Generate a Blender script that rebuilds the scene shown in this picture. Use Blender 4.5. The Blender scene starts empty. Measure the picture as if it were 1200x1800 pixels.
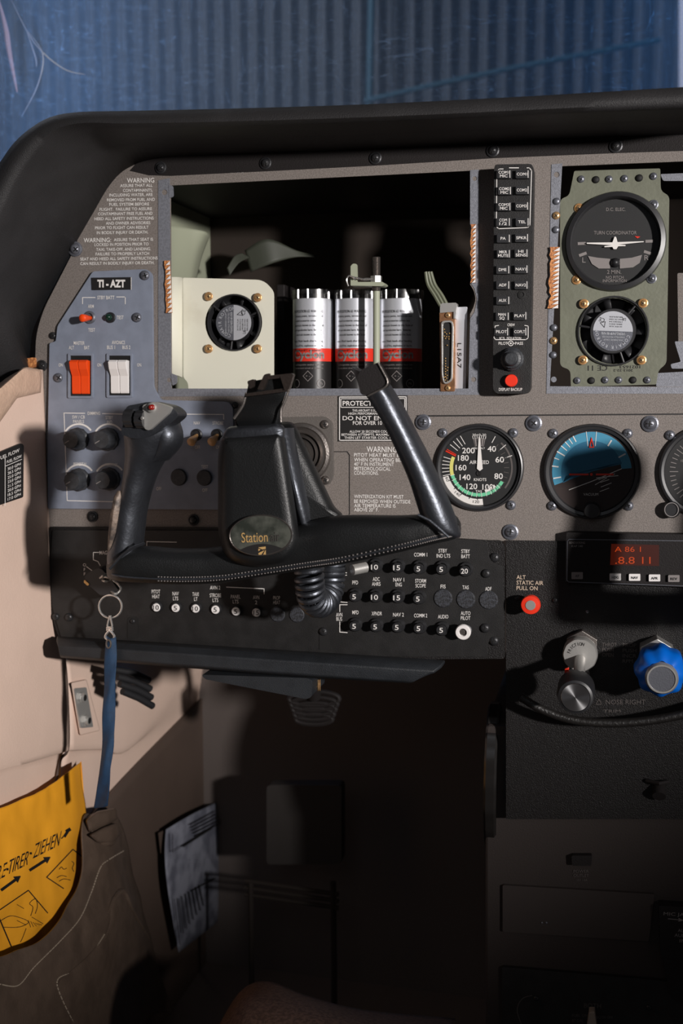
import bpy, bmesh, math, random
from mathutils import Vector, Matrix, noise
from mathutils.geometry import tessellate_polygon
random.seed(7)
PI = math.pi
S = bpy.context.scene
COL = S.collection

# ------------------------------------------------------------------ camera
F = 1868.0                                   # focal length in pixels of the 1200x1800 frame
YAW, PITCH = math.radians(13.7), math.radians(6.3)
CAM = Vector((0.25, -1.0, 0.95))
cd = bpy.data.cameras.new('camera'); cam = bpy.data.objects.new('camera', cd); COL.objects.link(cam)
cam.location = CAM; cam.rotation_euler = (PI/2 - PITCH, 0, YAW)
cd.sensor_fit = 'HORIZONTAL'; cd.sensor_width = 24; cd.lens = F/1200*24
cd.clip_start = 0.02; cd.clip_end = 50
cd.dof.use_dof = True; cd.dof.focus_distance = 0.96; cd.dof.aperture_fstop = 6.3
S.camera = cam
RM = cam.rotation_euler.to_matrix()

# ------------------------------------------------------------------ world, lights, exposure
w = bpy.data.worlds.new('world'); S.world = w; w.use_nodes = True
w.node_tree.nodes['Background'].inputs[0].default_value = (0.95, 0.86, 0.84, 1)
w.node_tree.nodes['Background'].inputs[1].default_value = 0.042
S.view_settings.view_transform = 'Standard'; S.view_settings.look = 'None'
S.view_settings.exposure = 0.0; S.view_settings.gamma = 1.0

def lamp(name, kind, loc, target, energy, color, **kw):
    d = bpy.data.lights.new(name, kind); o = bpy.data.objects.new(name, d); COL.objects.link(o)
    o.location = loc
    o.rotation_euler = (Vector(target)-Vector(loc)).to_track_quat('-Z', 'Y').to_euler()
    d.energy = energy; d.color = color
    for k, v in kw.items(): setattr(d, k, v)
    return o
lamp('key_lamp', 'SPOT', (1.58, -1.55, 1.16), (-0.22, 0, 0.98), 262, (1.0, 0.95, 0.92),
     shadow_soft_size=0.05, spot_size=math.radians(37), spot_blend=0.9)
lamp('fill_lamp', 'AREA', (0.15, -1.7, 1.6), (-.1, 0, 0.9), 0.9, (0.85, 0.9, 1.0), size=0.5)
lamp('hangar_light_left', 'AREA', (-0.88, 0.62, 1.40), (-0.34, 0.34, 1.25), 4.6, (0.16, 0.45, 1.0), size=0.25)
lamp('hangar_light_right', 'AREA', (0.66, 0.62, 1.50), (0.40, 0.40, 1.3), 2.6, (0.10, 0.42, 1.0), size=0.15)
lamp('hangar_light_wall', 'AREA', (-2.2, 1.7, 3.2), (0.0, 3.6, 2.3), 38, (0.86, 0.92, 1.0), size=1.0)

# ------------------------------------------------------------------ pixel of a plane -> world
def ray(px, py):
    return RM @ Vector(((px-600)/F, (900-py)/F, -1))
def P(px, py, off=0.0):                      # plane parallel to the panel, `off` metres toward the pilot
    d = ray(px, py); return CAM + d*((-off - CAM.y)/d.y)
XW = P(84, 800).x                            # cabin side wall plane
def W(px, py, ins=0.0):
    d = ray(px, py); return CAM + d*((XW + ins - CAM.x)/d.x)
def ps(off): return (1.0-off)*0.000535       # metres per pixel at an offset

# ------------------------------------------------------------------ materials
def lin(c): return tuple(((v/255)/12.92 if v/255 <= .04045 else ((v/255+.055)/1.055)**2.4) for v in c)
def mat(name, c, rough=.5, metal=0.0, bump=0.0, bscale=900, mottle=0.0, mscale=40, spec=.5, c2=None, coat=0, mthr=(.4,.6)):
    m = bpy.data.materials.new(name); m.use_nodes = True; nt = m.node_tree; b = nt.nodes['Principled BSDF']
    col = lin(c)+(1,)
    b.inputs['Base Color'].default_value = col; b.inputs['Roughness'].default_value = rough
    b.inputs['Metallic'].default_value = metal; b.inputs['Specular IOR Level'].default_value = spec
    b.inputs['Coat Weight'].default_value = coat
    tc = nt.nodes.new('ShaderNodeTexCoord')
    if mottle or c2:
        n = nt.nodes.new('ShaderNodeTexNoise'); n.inputs['Scale'].default_value = mscale; n.inputs['Detail'].default_value = 6
        nt.links.new(tc.outputs['Object'], n.inputs['Vector'])
        r = nt.nodes.new('ShaderNodeValToRGB'); r.color_ramp.elements[0].position = mthr[0]; r.color_ramp.elements[1].position = mthr[1]
        cc = lin(c2) if c2 else tuple(v*(1-mottle) for v in lin(c))
        r.color_ramp.elements[0].color = cc+(1,); r.color_ramp.elements[1].color = col
        nt.links.new(n.outputs['Fac'], r.inputs['Fac']); nt.links.new(r.outputs['Color'], b.inputs['Base Color'])
    if bump:
        n = nt.nodes.new('ShaderNodeTexNoise'); n.inputs['Scale'].default_value = bscale; n.inputs['Detail'].default_value = 3
        nt.links.new(tc.outputs['Object'], n.inputs['Vector'])
        bp = nt.nodes.new('ShaderNodeBump'); bp.inputs['Strength'].default_value = bump; bp.inputs['Distance'].default_value = .001
        nt.links.new(n.outputs['Fac'], bp.inputs['Height']); nt.links.new(bp.outputs['Normal'], b.inputs['Normal'])
    return m
def glassy(name, tint=(1,1,1), gl=.12, rough=.03):
    m = bpy.data.materials.new(name); m.use_nodes = True; nt = m.node_tree
    for n in list(nt.nodes):
        if n.type != 'OUTPUT_MATERIAL': nt.nodes.remove(n)
    out = nt.nodes['Material Output']
    t = nt.nodes.new('ShaderNodeBsdfTransparent'); t.inputs[0].default_value = tint+(1,)
    g = nt.nodes.new('ShaderNodeBsdfGlossy'); g.inputs['Roughness'].default_value = rough
    lw = nt.nodes.new('ShaderNodeLayerWeight'); lw.inputs['Blend'].default_value = gl
    mx = nt.nodes.new('ShaderNodeMixShader')
    nt.links.new(lw.outputs['Fresnel'], mx.inputs[0]); nt.links.new(t.outputs[0], mx.inputs[1]); nt.links.new(g.outputs[0], mx.inputs[2])
    nt.links.new(mx.outputs[0], out.inputs['Surface']); return m
def emis(name, c, s):
    m = mat(name, (20,10,8), .4); b = m.node_tree.nodes['Principled BSDF']
    b.inputs['Emission Color'].default_value = lin(c)+(1,); b.inputs['Emission Strength'].default_value = s; return m

M = dict(
 panel = mat('panel_paint', (124,116,111), .62, 0, .35, 1500, mottle=.22, mscale=900, c2=(104,97,92)),
 strip = mat('bare_aluminium', (132,134,142), .5, .35, .3, 1500, mottle=.2, mscale=500),
 blue  = mat('blue_grey_panel', (124,131,146), .5, 0, .12, 1500, mottle=.12, mscale=60),
 black = mat('black_panel', (33,32,32), .5, 0, .3, 1300, mottle=.3, mscale=60, spec=.4),
 crinkle=mat('black_crinkle', (25,23,23), .45, 0, .6, 1100, spec=.3),
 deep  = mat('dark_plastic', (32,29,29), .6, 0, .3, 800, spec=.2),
 glare = mat('glareshield_vinyl', (42,41,42), .55, 0, .6, 1100, mottle=.2, mscale=30, spec=.35),
 bolster=mat('bolster_vinyl', (36,39,43), .5, 0, .5, 1200, mottle=.2, mscale=60, spec=.4),
 white = mat('print_white', (222,218,214), .6),
 dimw  = mat('print_grey', (128,122,120), .6),  # plain grey, also white lettering darkened for the shaded lower right
 dimmer= mat('print_shaded_grey', (86,80,78), .7),  # darker still, shade put into the colour of lower right lettering
 ink   = mat('print_black', (22,20,20), .6),
 screw = mat('screw_grey', (112,114,122), .38, .55, .2, 900),
 screwd= mat('screw_dark', (52,52,54), .4, .5, .2, 900),
 brass = mat('screw_brass', (214,172,122), .35, .7, .2, 900),
 slot  = mat('slot_black', (14,13,13), .7),
 steel = mat('steel', (190,188,184), .36, .65, .08, 400),
 chrome= mat('chrome', (225,222,218), .22, .85, 0),
 dsteel= mat('dark_steel', (120,114,110), .35, .8, .2, 600),
 leather=mat('black_leather', (27,28,31), .37, 0, .3, 300, mottle=.25, mscale=60, spec=1.0),
 leatherf=mat('black_leather_matt', (17,18,19), .46, 0, .3, 900, spec=.5),
 worn  = mat('worn_wrap', (128,112,100), .55, 0, .9, 250, c2=(66,58,54), mscale=90),
 orange= mat('orange_plastic', (232,72,16), .35, spec=.4),
 whitep= mat('white_plastic', (226,222,220), .35),
 red   = mat('red_plastic', (222,52,30), .35),
 dred  = mat('dark_red', (128,24,18), .2),
 green = mat('green_lens', (18,44,34), .2),
 knob  = mat('knob_grey', (52,54,58), .5, 0, .3, 500, mottle=.3, mscale=200),
 btn   = mat('button_black', (34,34,36), .45, spec=.5),
 beige = mat('beige_trim', (212,186,170), .6, 0, .25, 500, mottle=.05, mscale=12),
 beige2= mat('beige_leather', (196,166,144), .55, 0, .8, 260, mottle=.12, mscale=60),
 grout = mat('seam_brown', (70,52,42), .7),
 cream = mat('cream_paint', (214,212,196), .5, 0, .06, 300, c2=(196,190,172), mscale=18, mthr=(.25,.45)),
 primer= mat('green_primer', (110,112,97), .5, .1, .2, 300, mottle=.1, mscale=40),
 primerd=mat('pale_green_primer', (152,156,136), .55, 0, .1, 100),
 leatherb=mat('brown_leather', (88,74,64), .36, 0, .3, 330, mottle=.2, mscale=40, spec=.5),
 carpanel=mat('brown_panel', (82,68,60), .6, 0, .2, 300, mottle=.1, mscale=10),
 carpet= mat('carpet', (92,70,58), .95, 0, 1, 700, mottle=.4, mscale=300, spec=.1),
 yellow= mat('yellow_pouch', (232,160,40), .42, 0, .35, 60, mottle=.08, mscale=20),
 ribbon= mat('blue_ribbon', (14,52,84), .6, 0, .5, 1800, mottle=.2, mscale=120),
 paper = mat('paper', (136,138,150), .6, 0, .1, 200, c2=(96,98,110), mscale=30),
 bluek = mat('blue_knob', (0,98,200), .35),
 silver= mat('silver_label', (206,208,214), .36, .5),
 cellb = mat('cell_black', (30,28,28), .4, spec=.4),
 cellr = mat('cell_red', (206,50,34), .4),
 copper= mat('copper_shell', (168,122,88), .4, .7, .2, 500, mottle=.3, mscale=200),
 gold  = mat('gold', (226,184,120), .45, .5),
 rust  = mat('orange_sealant', (206,140,84), .55, 0, .6, 300, c2=(150,92,56), mscale=500),
 sky   = mat('dial_blue', (28,98,130), .6),
 skyl  = mat('dial_pale_blue', (62,136,166), .6),
 dial  = mat('dial_black', (26,26,27), .6),
 gground=mat('dial_brown', (44,32,30), .6),
 grn   = mat('arc_green', (108,196,152), .5), yel=mat('arc_yellow', (212,206,116), .5),
 grim  = mat('bezel_black', (38,38,40), .35, spec=.6),
 badge = mat('badge_olive', (104,106,98), .3, .5, .1, 300, c2=(60,64,58), mscale=60),
 clear = glassy('clear_plastic', (.86,.86,.86), .5, .2),
 glass = glassy('instrument_glass', (.97,.97,.97), .06, .02),
 led   = emis('display_digits', (255,90,30), .42), ledbg = emis('display_glow', (120,34,10), .2),
 green_wire=mat('wire_green', (96,100,80), .5),
 hangar= mat('hangar_sheet', (80,86,94), .6, .1, 0, mottle=.15, mscale=3),
 teal  = mat('teal_reflection', (52,96,116), .6),
 post  = mat('post_pale', (190,196,206), .5),
)

M['leather'].node_tree.nodes['Principled BSDF'].inputs['IOR'].default_value = 1.62
M['leather'].node_tree.nodes['Principled BSDF'].inputs['Roughness'].default_value = .43
M['leather'].node_tree.nodes['Principled BSDF'].inputs['Specular Tint'].default_value = (.82,.88,1,1)
M['leatherf'].node_tree.nodes['Principled BSDF'].inputs['IOR'].default_value = 1.5
# ------------------------------------------------------------------ object helpers
WL = {}
def wl(o): return WL.get(o.name, Vector((0,0,0)))
def thing(name, label, cat, loc, group=None):
    o = bpy.data.objects.new(name, None); COL.objects.link(o); o.empty_display_size = .02
    o.location = loc; WL[o.name] = Vector(loc)
    o['label'] = label; o['category'] = cat
    if group: o['group'] = group
    return o
def tag(o, label, cat, group=None):
    o['label'] = label; o['category'] = cat
    if group: o['group'] = group
    return o
def struct(o): o['kind'] = 'structure'; return o
def mk(name, bm, mats, parent=None, smooth=False, bevel=0, subsurf=0, solid=0, label=None, autos=None):
    if not isinstance(mats, (list, tuple)): mats = [mats]
    bmesh.ops.recalc_face_normals(bm, faces=bm.faces)
    me = bpy.data.meshes.new(name)
    vs = [v.co for v in bm.verts]
    if vs:
        c = Vector([(min(v[i] for v in vs)+max(v[i] for v in vs))/2 for i in range(3)])
        if parent is None: c.z = min(v[2] for v in vs)
    else: c = Vector((0,0,0))
    if solid:
        if sum(f.normal.dot((CAM-f.calc_center_median()))*f.calc_area() for f in bm.faces) < 0: bmesh.ops.reverse_faces(bm, faces=bm.faces)
    bmesh.ops.translate(bm, verts=bm.verts, vec=-c)
    if smooth:
        for f in bm.faces: f.smooth = True
        for e in bm.edges:
            if len(e.link_faces) == 2 and e.calc_face_angle(0) > math.radians(autos or 40): e.smooth = False
    bm.to_mesh(me); bm.free()
    for m in mats: me.materials.append(m)
    o = bpy.data.objects.new(name, me); COL.objects.link(o)
    WL[o.name] = c
    if parent: o.parent = parent; o.location = c - wl(parent)
    else: o.location = c
    if solid:
        s = o.modifiers.new('solidify', 'SOLIDIFY'); s.thickness = solid; s.offset = -1
    if bevel:
        b = o.modifiers.new('bevel', 'BEVEL'); b.width = bevel; b.segments = 2; b.limit_method = 'ANGLE'; b.angle_limit = math.radians(35)
    if subsurf:
        s = o.modifiers.new('subsurf', 'SUBSURF'); s.levels = s.render_levels = subsurf
    if label: o['label'] = label
    return o
def NB(): return bmesh.new()

# ------------------------------------------------------------------ shape helpers
def rp(pts, n=5):                             # rounded polygon from (x, y[, r])
    out = []; L = len(pts)
    for i, p in enumerate(pts):
        r = p[2] if len(p) > 2 else 0
        c = Vector(p[:2])
        if r <= 0: out.append((c.x, c.y)); continue
        a = Vector(pts[i-1][:2])-c; b = Vector(pts[(i+1) % L][:2])-c
        k = min(r, a.length*.49, b.length*.49)
        a = c + a.normalized()*k; b = c + b.normalized()*k
        for j in range(n+1):
            t = j/n; q = a*(1-t)**2 + c*2*t*(1-t) + b*t*t; out.append((q.x, q.y))
    return out
def rr(x0, y0, x1, y1, r=3, n=4): return rp([(x0,y0,r),(x1,y0,r),(x1,y1,r),(x0,y1,r)], n)
def circ(cx, cy, r, n=32, ry=None): return [(cx+r*math.cos(2*PI*i/n), cy+(ry or r)*math.sin(2*PI*i/n)) for i in range(n)]
def sheet(bm, outer, off, thick, holes=(), mapf=P, mi=0, back=None):
    """flat plate whose front outline is given in pixels; back = straight behind it"""
    loops = [outer]+list(holes)
    P3 = [[mapf(x, y, off) for x, y in l] for l in loops]
    if back is None: back = Vector((0, thick, 0)) if mapf is P else Vector((-thick, 0, 0))
    fl = [v for l in P3 for v in l]
    tris = tessellate_polygon([[Vector((x, y, 0)) for x, y in l] for l in loops])
    fv = [bm.verts.new(v) for v in fl]; bv = [bm.verts.new(v+back) for v in fl] if thick else None
    for t in tris:
        try:
            f = bm.faces.new([fv[i] for i in t]); f.material_index = mi
            if thick: f = bm.faces.new([bv[i] for i in reversed(t)]); f.material_index = mi
        except ValueError: pass
    if thick:
        k = 0
        for l in loops:
            n = len(l)
            for i in range(n):
                a, b = k+i, k+(i+1) % n
                try: f = bm.faces.new((fv[a], fv[b], bv[b], bv[a])); f.material_index = mi
                except ValueError: pass
            k += n
def lathe(bm, cx, cy, offc, prof, seg=28, mi=0, mods=None):
    """profile [(radius_px, off)] turned about the panel normal; centre pixel seen at offset offc"""
    c = P(cx, cy, offc); s = ps(offc); rings = []
    for r, o in prof:
        if r <= 0: rings.append([bm.verts.new((c.x, -o, c.z))])
        else:
            rings.append([bm.verts.new((c.x+r*s*math.cos(a)*(mods(a) if mods else 1), -o, c.z+r*s*math.sin(a)*(mods(a) if mods else 1)))
                          for a in [2*PI*i/seg for i in range(seg)]])
    for A, B in zip(rings, rings[1:]):
        for i in range(seg):
            j = (i+1) % seg
            try:
                if len(A) == 1 and len(B) == 1: break
                if len(A) == 1: f = bm.faces.new((A[0], B[i], B[j]))
                elif len(B) == 1: f = bm.faces.new((A[i], A[j], B[0]))
                else: f = bm.faces.new((A[i], A[j], B[j], B[i]))
                f.material_index = mi
            except ValueError: pass
def cyl_between(bm, a, b, r0, r1=None, seg=16, mi=0, caps=True):
    tube(bm, [a, b], [r0, r1 if r1 is not None else r0], seg, mi, caps)
def tube(bm, pts, rad, seg=12, mi=0, caps=True, closed=False, flat=1.0):
    pts = [Vector(p) for p in pts]; n = len(pts)
    if not isinstance(rad, (list, tuple)): rad = [rad]*n
    up = Vector((0,0,1)); rings = []; prev = None
    for i in range(n):
        if closed: t = pts[(i+1) % n]-pts[i-1]
        else: t = pts[min(i+1, n-1)]-pts[max(i-1, 0)]
        t.normalize()
        if prev is None:
            u = t.cross(up)
            if u.length < .05: u = t.cross(Vector((1,0,0)))
        else: u = prev - t*prev.dot(t)
        u.normalize(); prev = u; v = t.cross(u)
        rings.append([bm.verts.new(pts[i]+(u*math.cos(2*PI*k/seg)+v*math.sin(2*PI*k/seg)*flat)*rad[i]) for k in range(seg)])
    rng = list(zip(rings, rings[1:]))
    if closed: rng.append((rings[-1], rings[0]))
    for A, B in rng:
        for k in range(seg):
            f = bm.faces.new((A[k], A[(k+1) % seg], B[(k+1) % seg], B[k])); f.material_index = mi
    if caps and not closed:
        for r in (rings[0], rings[-1]):
            f = bm.faces.new(r); f.material_index = mi
def cr(pts, per=8, closed=False):              # Catmull-Rom through tuples
    n = len(pts); out = []
    rng = range(n if closed else n-1)
    for i in rng:
        g = (lambda k: pts[k % n]) if closed else (lambda k: pts[max(0, min(n-1, k))])
        p0, p1, p2, p3 = g(i-1), g(i), g(i+1), g(i+2)
        for j in range(per):
            t = j/per
            out.append(tuple(.5*((2*b)+(-a+c)*t+(2*a-5*b+4*c-d)*t*t+(-a+3*b-3*c+d)*t**3) for a, b, c, d in zip(p0, p1, p2, p3)))
    if not closed: out.append(tuple(pts[-1]))
    return out
def grid_surf(bm, ctrl, mapf, pu=6, pv=6, mi=0, fn=None):
    rows = [cr(r, pu) for r in ctrl]
    cols = [cr([r[i] for r in rows], pv) for i in range(len(rows[0]))]
    vs = []
    for c in cols:
        l = []
        for p in c:
            v = mapf(*p)
            if fn: v = v + fn(p)
            l.append(bm.verts.new(v))
        vs.append(l)
    for i in range(len(vs)-1):
        for j in range(len(vs[0])-1):
            f = bm.faces.new((vs[i][j], vs[i+1][j], vs[i+1][j+1], vs[i][j+1])); f.material_index = mi
def loft(bm, secs, seg=24, mi=0, caps=True, fn=None):
    """sections (px, py, off, half_w_px, half_depth_m, angle_deg of width direction, power)"""
    rings = []
    for s in secs:
        px, py, off, hw, hd, ang, pw = s
        c = P(px, py, off); a = math.radians(ang); k = ps(off)
        u = Vector((math.cos(a), 0, math.sin(a)))*hw*k; v = Vector((0, -1, 0))*hd
        r = []
        for i in range(seg):
            t = 2*PI*i/seg; ct, st = math.cos(t), math.sin(t)
            q = c + u*math.copysign(abs(ct)**(2/pw), ct) + v*math.copysign(abs(st)**(2/pw), st)
            if fn: q = q + fn(q)
            r.append(bm.verts.new(q))
        rings.append(r)
    for A, B in zip(rings, rings[1:]):
        for k in range(seg):
            f = bm.faces.new((A[k], A[(k+1) % seg], B[(k+1) % seg], B[k])); f.material_index = mi
    if caps:
        for r in (rings[0], rings[-1]): bm.faces.new(r).material_index = mi
def pillow(bm, outline, levels, mapf=P, mi=0, cap=True, bulge=0.0, ctr=None):
    """outline px; levels [(inset_px, off)] from back to front; last ring filled (fan) with bulge"""
    n = len(outline)
    area = sum(outline[i][0]*outline[(i+1)%n][1]-outline[(i+1)%n][0]*outline[i][1] for i in range(n))
    sg = 1 if area > 0 else -1
    nor = []
    for i in range(n):
        t = Vector(outline[(i+1) % n])-Vector(outline[i-1]); t.normalize(); nor.append(Vector((-t.y, t.x))*sg)
    rings = []
    for ins, off in levels:
        rings.append([bm.verts.new(mapf(outline[i][0]+nor[i].x*ins, outline[i][1]+nor[i].y*ins, off)) for i in range(n)])
    for A, B in zip(rings, rings[1:]):
        for i in range(n):
            bm.faces.new((A[i], A[(i+1) % n], B[(i+1) % n], B[i])).material_index = mi
    if cap:
        cx = ctr[0] if ctr else sum(p[0] for p in outline)/n; cy = ctr[1] if ctr else sum(p[1] for p in outline)/n
        lo = levels[-1][1]; last = rings[-1]; pix = [(outline[i][0]+nor[i].x*levels[-1][0], outline[i][1]+nor[i].y*levels[-1][0]) for i in range(n)]
        for t in (.25, .55, .8):
            cur = [bm.verts.new(mapf(x*(1-t)+cx*t, y*(1-t)+cy*t, lo+bulge*(1-(1-t)**2))) for x, y in pix]
            for i in range(n): bm.faces.new((last[i], last[(i+1) % n], cur[(i+1) % n], cur[i])).material_index = mi
            last = cur
        cv = bm.verts.new(mapf(cx, cy, lo+bulge))
        for i in range(n): bm.faces.new((last[i], last[(i+1) % n], cv)).material_index = mi
    bm.faces.new(list(reversed(rings[0]))).material_index = mi

# lettering ------------------------------------------------------------
_tc = {}
def glyphs(s, bold):
    k = (s, bold)
    if k not in _tc:
        cu = bpy.data.curves.new('t', 'FONT'); cu.body = s; cu.size = 1; cu.resolution_u = 3; cu.offset = bold
        o = bpy.data.objects.new('t', cu); COL.objects.link(o)
        bpy.context.view_layer.update()
        me = bpy.data.meshes.new_from_object(o.evaluated_get(bpy.context.evaluated_depsgraph_get()))
        vs = [(v.co.x, v.co.y) for v in me.vertices]; fs = [tuple(p.vertices) for p in me.polygons]
        bpy.data.objects.remove(o); bpy.data.curves.remove(cu); bpy.data.meshes.remove(me)
        _tc[k] = (vs, fs)
    return _tc[k]
CAPH = max(v[1] for v in glyphs('H', 0)[0])
def txt(bm, s, cx, cy, h, w=None, al='c', rot=0, off=.0004, mapf=P, bold=.005, xs=1.0, mi=0, flip=False, slant=0):
    """s centred on pixel (cx, cy), capital height h px, total width w px (or xs aspect)"""
    vs, fs = glyphs(s, bold)
    if not vs: return
    x0 = min(v[0] for v in vs); x1 = max(v[0] for v in vs)
    k = h/CAPH; kx = (w/(x1-x0)) if w else k*xs
    a = math.radians(rot); ca, sa = math.cos(a), math.sin(a); out = []
    for x, y in vs:
        u = (x-(x0+x1)/2)*kx if al == 'c' else ((x-x0)*kx if al == 'l' else (x-x1)*kx)
        v = (y-CAPH/2)*k
        u += slant*v
        if flip: u = -u
        out.append(bm.verts.new(mapf(cx+u*ca+v*-sa*-1*-1, cy-(u*sa+v*ca), off)) if False else bm.verts.new(mapf(cx+u*ca-v*sa, cy-u*sa-v*ca, off)))
    for f in fs:
        try: bm.faces.new([out[i] for i in f]).material_index = mi
        except ValueError: pass
def arctxt(bm, s, cx, cy, r, a0, da, h, off, mapf=P, mi=0, inward=False, xs=1):
    for i, ch in enumerate(s):
        if ch == ' ': continue
        a = a0 + da*i; t = math.radians(a)
        txt(bm, ch, cx+r*math.cos(t), cy-r*math.sin(t), h, rot=(a-90 if not inward else a+90), off=off, mapf=mapf, mi=mi, xs=xs)
def line(bm, pts, wd=1.2, off=.0004, mapf=P, mi=0, closed=False):
    n = len(pts)
    for i in range(n if closed else n-1):
        a = Vector(pts[i]); b = Vector(pts[(i+1) % n]); d = (b-a)
        if d.length < 1e-6: continue
        d.normalize(); q = Vector((-d.y, d.x))*wd/2; a = a-d*wd*.4; b = b+d*wd*.4
        f = bm.faces.new([bm.verts.new(mapf(v.x, v.y, off)) for v in (a+q, b+q, b-q, a-q)]); f.material_index = mi
def band(bm, cx, cy, r0, r1, a0, a1, off, n=24, mapf=P, mi=0):
    vs = []
    for i in range(n+1):
        a = math.radians(a0+(a1-a0)*i/n); vs.append([bm.verts.new(mapf(cx+r*math.cos(a), cy-r*math.sin(a), off)) for r in (r0, r1)])
    for A, B in zip(vs, vs[1:]): bm.faces.new((A[0], A[1], B[1], B[0])).material_index = mi
def tick(bm, cx, cy, r0, r1, a, wd, off, mi=0, mapf=P):
    t = math.radians(a); line(bm, [(cx+r0*math.cos(t), cy-r0*math.sin(t)), (cx+r1*math.cos(t), cy-r1*math.sin(t))], wd, off, mapf, mi)

def screw(cx, cy, r, parent, off=.0, m='screw', name='screw', rot=None, washer=False, cross=True):
    bm = NB(); h = r*.00022
    pr = [(r, off)]
    if washer: pr += [(r, off+h*.5), (r*.8, off+h*.7), (r*.74, off+h*.5)]; r2 = r*.72
    else: r2 = r
    pr += [(r2, off+h*.5), (r2*.86, off+h*1.1), (r2*.55, off+h*1.6), (0, off+h*1.75)]
    lathe(bm, cx, cy, off, pr, 20)
    if cross:
        a = math.radians(rot if rot is not None else random.uniform(0, 90)); o = off+h*1.8; k = r2*.42
        for b in (a, a+PI/2):
            line(bm, [(cx-k*math.cos(b), cy-k*math.sin(b)), (cx+k*math.cos(b), cy+k*math.sin(b))], r2*.2, o+.0001, mi=1)
    return mk(name, bm, [M[m], M['slot']], parent, smooth=True, autos=60)
def disc(cx, cy, r, off0, off1, parent, m, name, bev=.2, seg=32):
    bm = NB(); lathe(bm, cx, cy, off1, [(r, off0), (r, off1-bev*r*.0003), (r*(1-bev*.5), off1), (0, off1)], seg)
    return mk(name, bm, M[m] if isinstance(m, str) else m, parent, smooth=True)

# =================================================================== SETTING
# hangar wall seen through the windshield
bm = NB(); cols = []
for i in range(0, 900):
    x = -4.6 + i*0.009; y = 3.6 + .02*math.sin(2*PI*x/.077)
    cols.append([bm.verts.new((x, y, z)) for z in (0.0, 4.6)])
for A, B in zip(cols, cols[1:]): bm.faces.new((A[0], B[0], B[1], A[1]))
hw = struct(mk('wall_back', bm, M['hangar'], smooth=True, autos=80, solid=.004))
def PH(px, py, y):                             # point seen at pixel on plane y
    return P(px, py, -y)
bm = NB(); cyl_between(bm, PH(655,-60,3.5), PH(648,260,3.5), .016); struct(mk('tube_reflection_1', bm, M['teal'], smooth=True))  # faint bluish reflection of a tube, put in as a teal pipe
bm = NB(); tube(bm, [PH(640,178,3.2), PH(760,150,3.2), PH(900,120,3.2), PH(1160,70,3.2)], .010); struct(mk('tube_reflection_2', bm, M['teal'], smooth=True))  # sloping line of the same reflection, also drawn as a pipe
# windshield: scratched acrylic that scatters the blue hangar light
wm = bpy.data.materials.new('scratched_acrylic'); wm.use_nodes = True; nt = wm.node_tree
for n in list(nt.nodes):
    if n.type != 'OUTPUT_MATERIAL': nt.nodes.remove(n)
tc = nt.nodes.new('ShaderNodeTexCoord')
def scr(scale, wid, dist, stretch):
    mp = nt.nodes.new('ShaderNodeMapping'); mp.inputs['Scale'].default_value = stretch; mp.inputs['Rotation'].default_value = (0, random.uniform(-1, 1), 0)
    nz = nt.nodes.new('ShaderNodeTexNoise'); nz.inputs['Scale'].default_value = scale; nz.inputs['Distortion'].default_value = dist; nz.inputs['Detail'].default_value = 0
    nt.links.new(tc.outputs['Object'], mp.inputs[0]); nt.links.new(mp.outputs[0], nz.inputs['Vector'])
    a = nt.nodes.new('ShaderNodeMath'); a.operation = 'SUBTRACT'; a.inputs[1].default_value = .5
    nt.links.new(nz.outputs['Fac'], a.inputs[0])
    b = nt.nodes.new('ShaderNodeMath'); b.operation = 'ABSOLUTE'; nt.links.new(a.outputs[0], b.inputs[0])
    c = nt.nodes.new('ShaderNodeMath'); c.operation = 'LESS_THAN'; c.inputs[1].default_value = wid; nt.links.new(b.outputs[0], c.inputs[0])
    return c
acc = None
for a in ((10, .0012, .3, (1,1,6)), (12, .0012, .4, (8,1,1)), (16, .0016, .2, (1,1,5)), (14, .0014, .5, (9,1,1)), (24, .002, .3, (1,1,7)), (30, .0025, .3, (8,1,1)), (40,.003,.2,(1,1,6))):
    c = scr(*a)
    if acc is None: acc = c
    else:
        m_ = nt.nodes.new('ShaderNodeMath'); m_.operation = 'MAXIMUM'; nt.links.new(acc.outputs[0], m_.inputs[0]); nt.links.new(c.outputs[0], m_.inputs[1]); acc = m_
sc_ = nt.nodes.new('ShaderNodeMath'); sc_.operation = 'MULTIPLY_ADD'; sc_.inputs[1].default_value = .16; sc_.inputs[2].default_value = .055
nt.links.new(acc.outputs[0], sc_.inputs[0])
tr = nt.nodes.new('ShaderNodeBsdfTransparent'); tr.inputs[0].default_value = (.88,.88,.9,1)
tl = nt.nodes.new('ShaderNodeBsdfTranslucent'); tl.inputs[0].default_value = (.7,.85,1,1)
df = nt.nodes.new('ShaderNodeBsdfDiffuse'); df.inputs[0].default_value = (.7,.85,1,1)
ad = nt.nodes.new('ShaderNodeMixShader'); ad.inputs[0].default_value = .3; nt.links.new(tl.outputs[0], ad.inputs[1]); nt.links.new(df.outputs[0], ad.inputs[2])
mx = nt.nodes.new('ShaderNodeMixShader'); nt.links.new(sc_.outputs[0], mx.inputs[0]); nt.links.new(tr.outputs[0], mx.inputs[1]); nt.links.new(ad.outputs[0], mx.inputs[2])
nt.links.new(mx.outputs[0], nt.nodes['Material Output'].inputs['Surface'])
bm = NB()
grid_surf(bm, [[(-260,y,.12-.0),(100,y,-.34),(600,y,-.44),(1191,y,-.40),(1192,y,-.40)] for y in (-260, 100, 420)], P, 6, 4)
win = struct(mk('window_1', bm, wm, smooth=True, solid=.003))
bm = NB()
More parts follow.
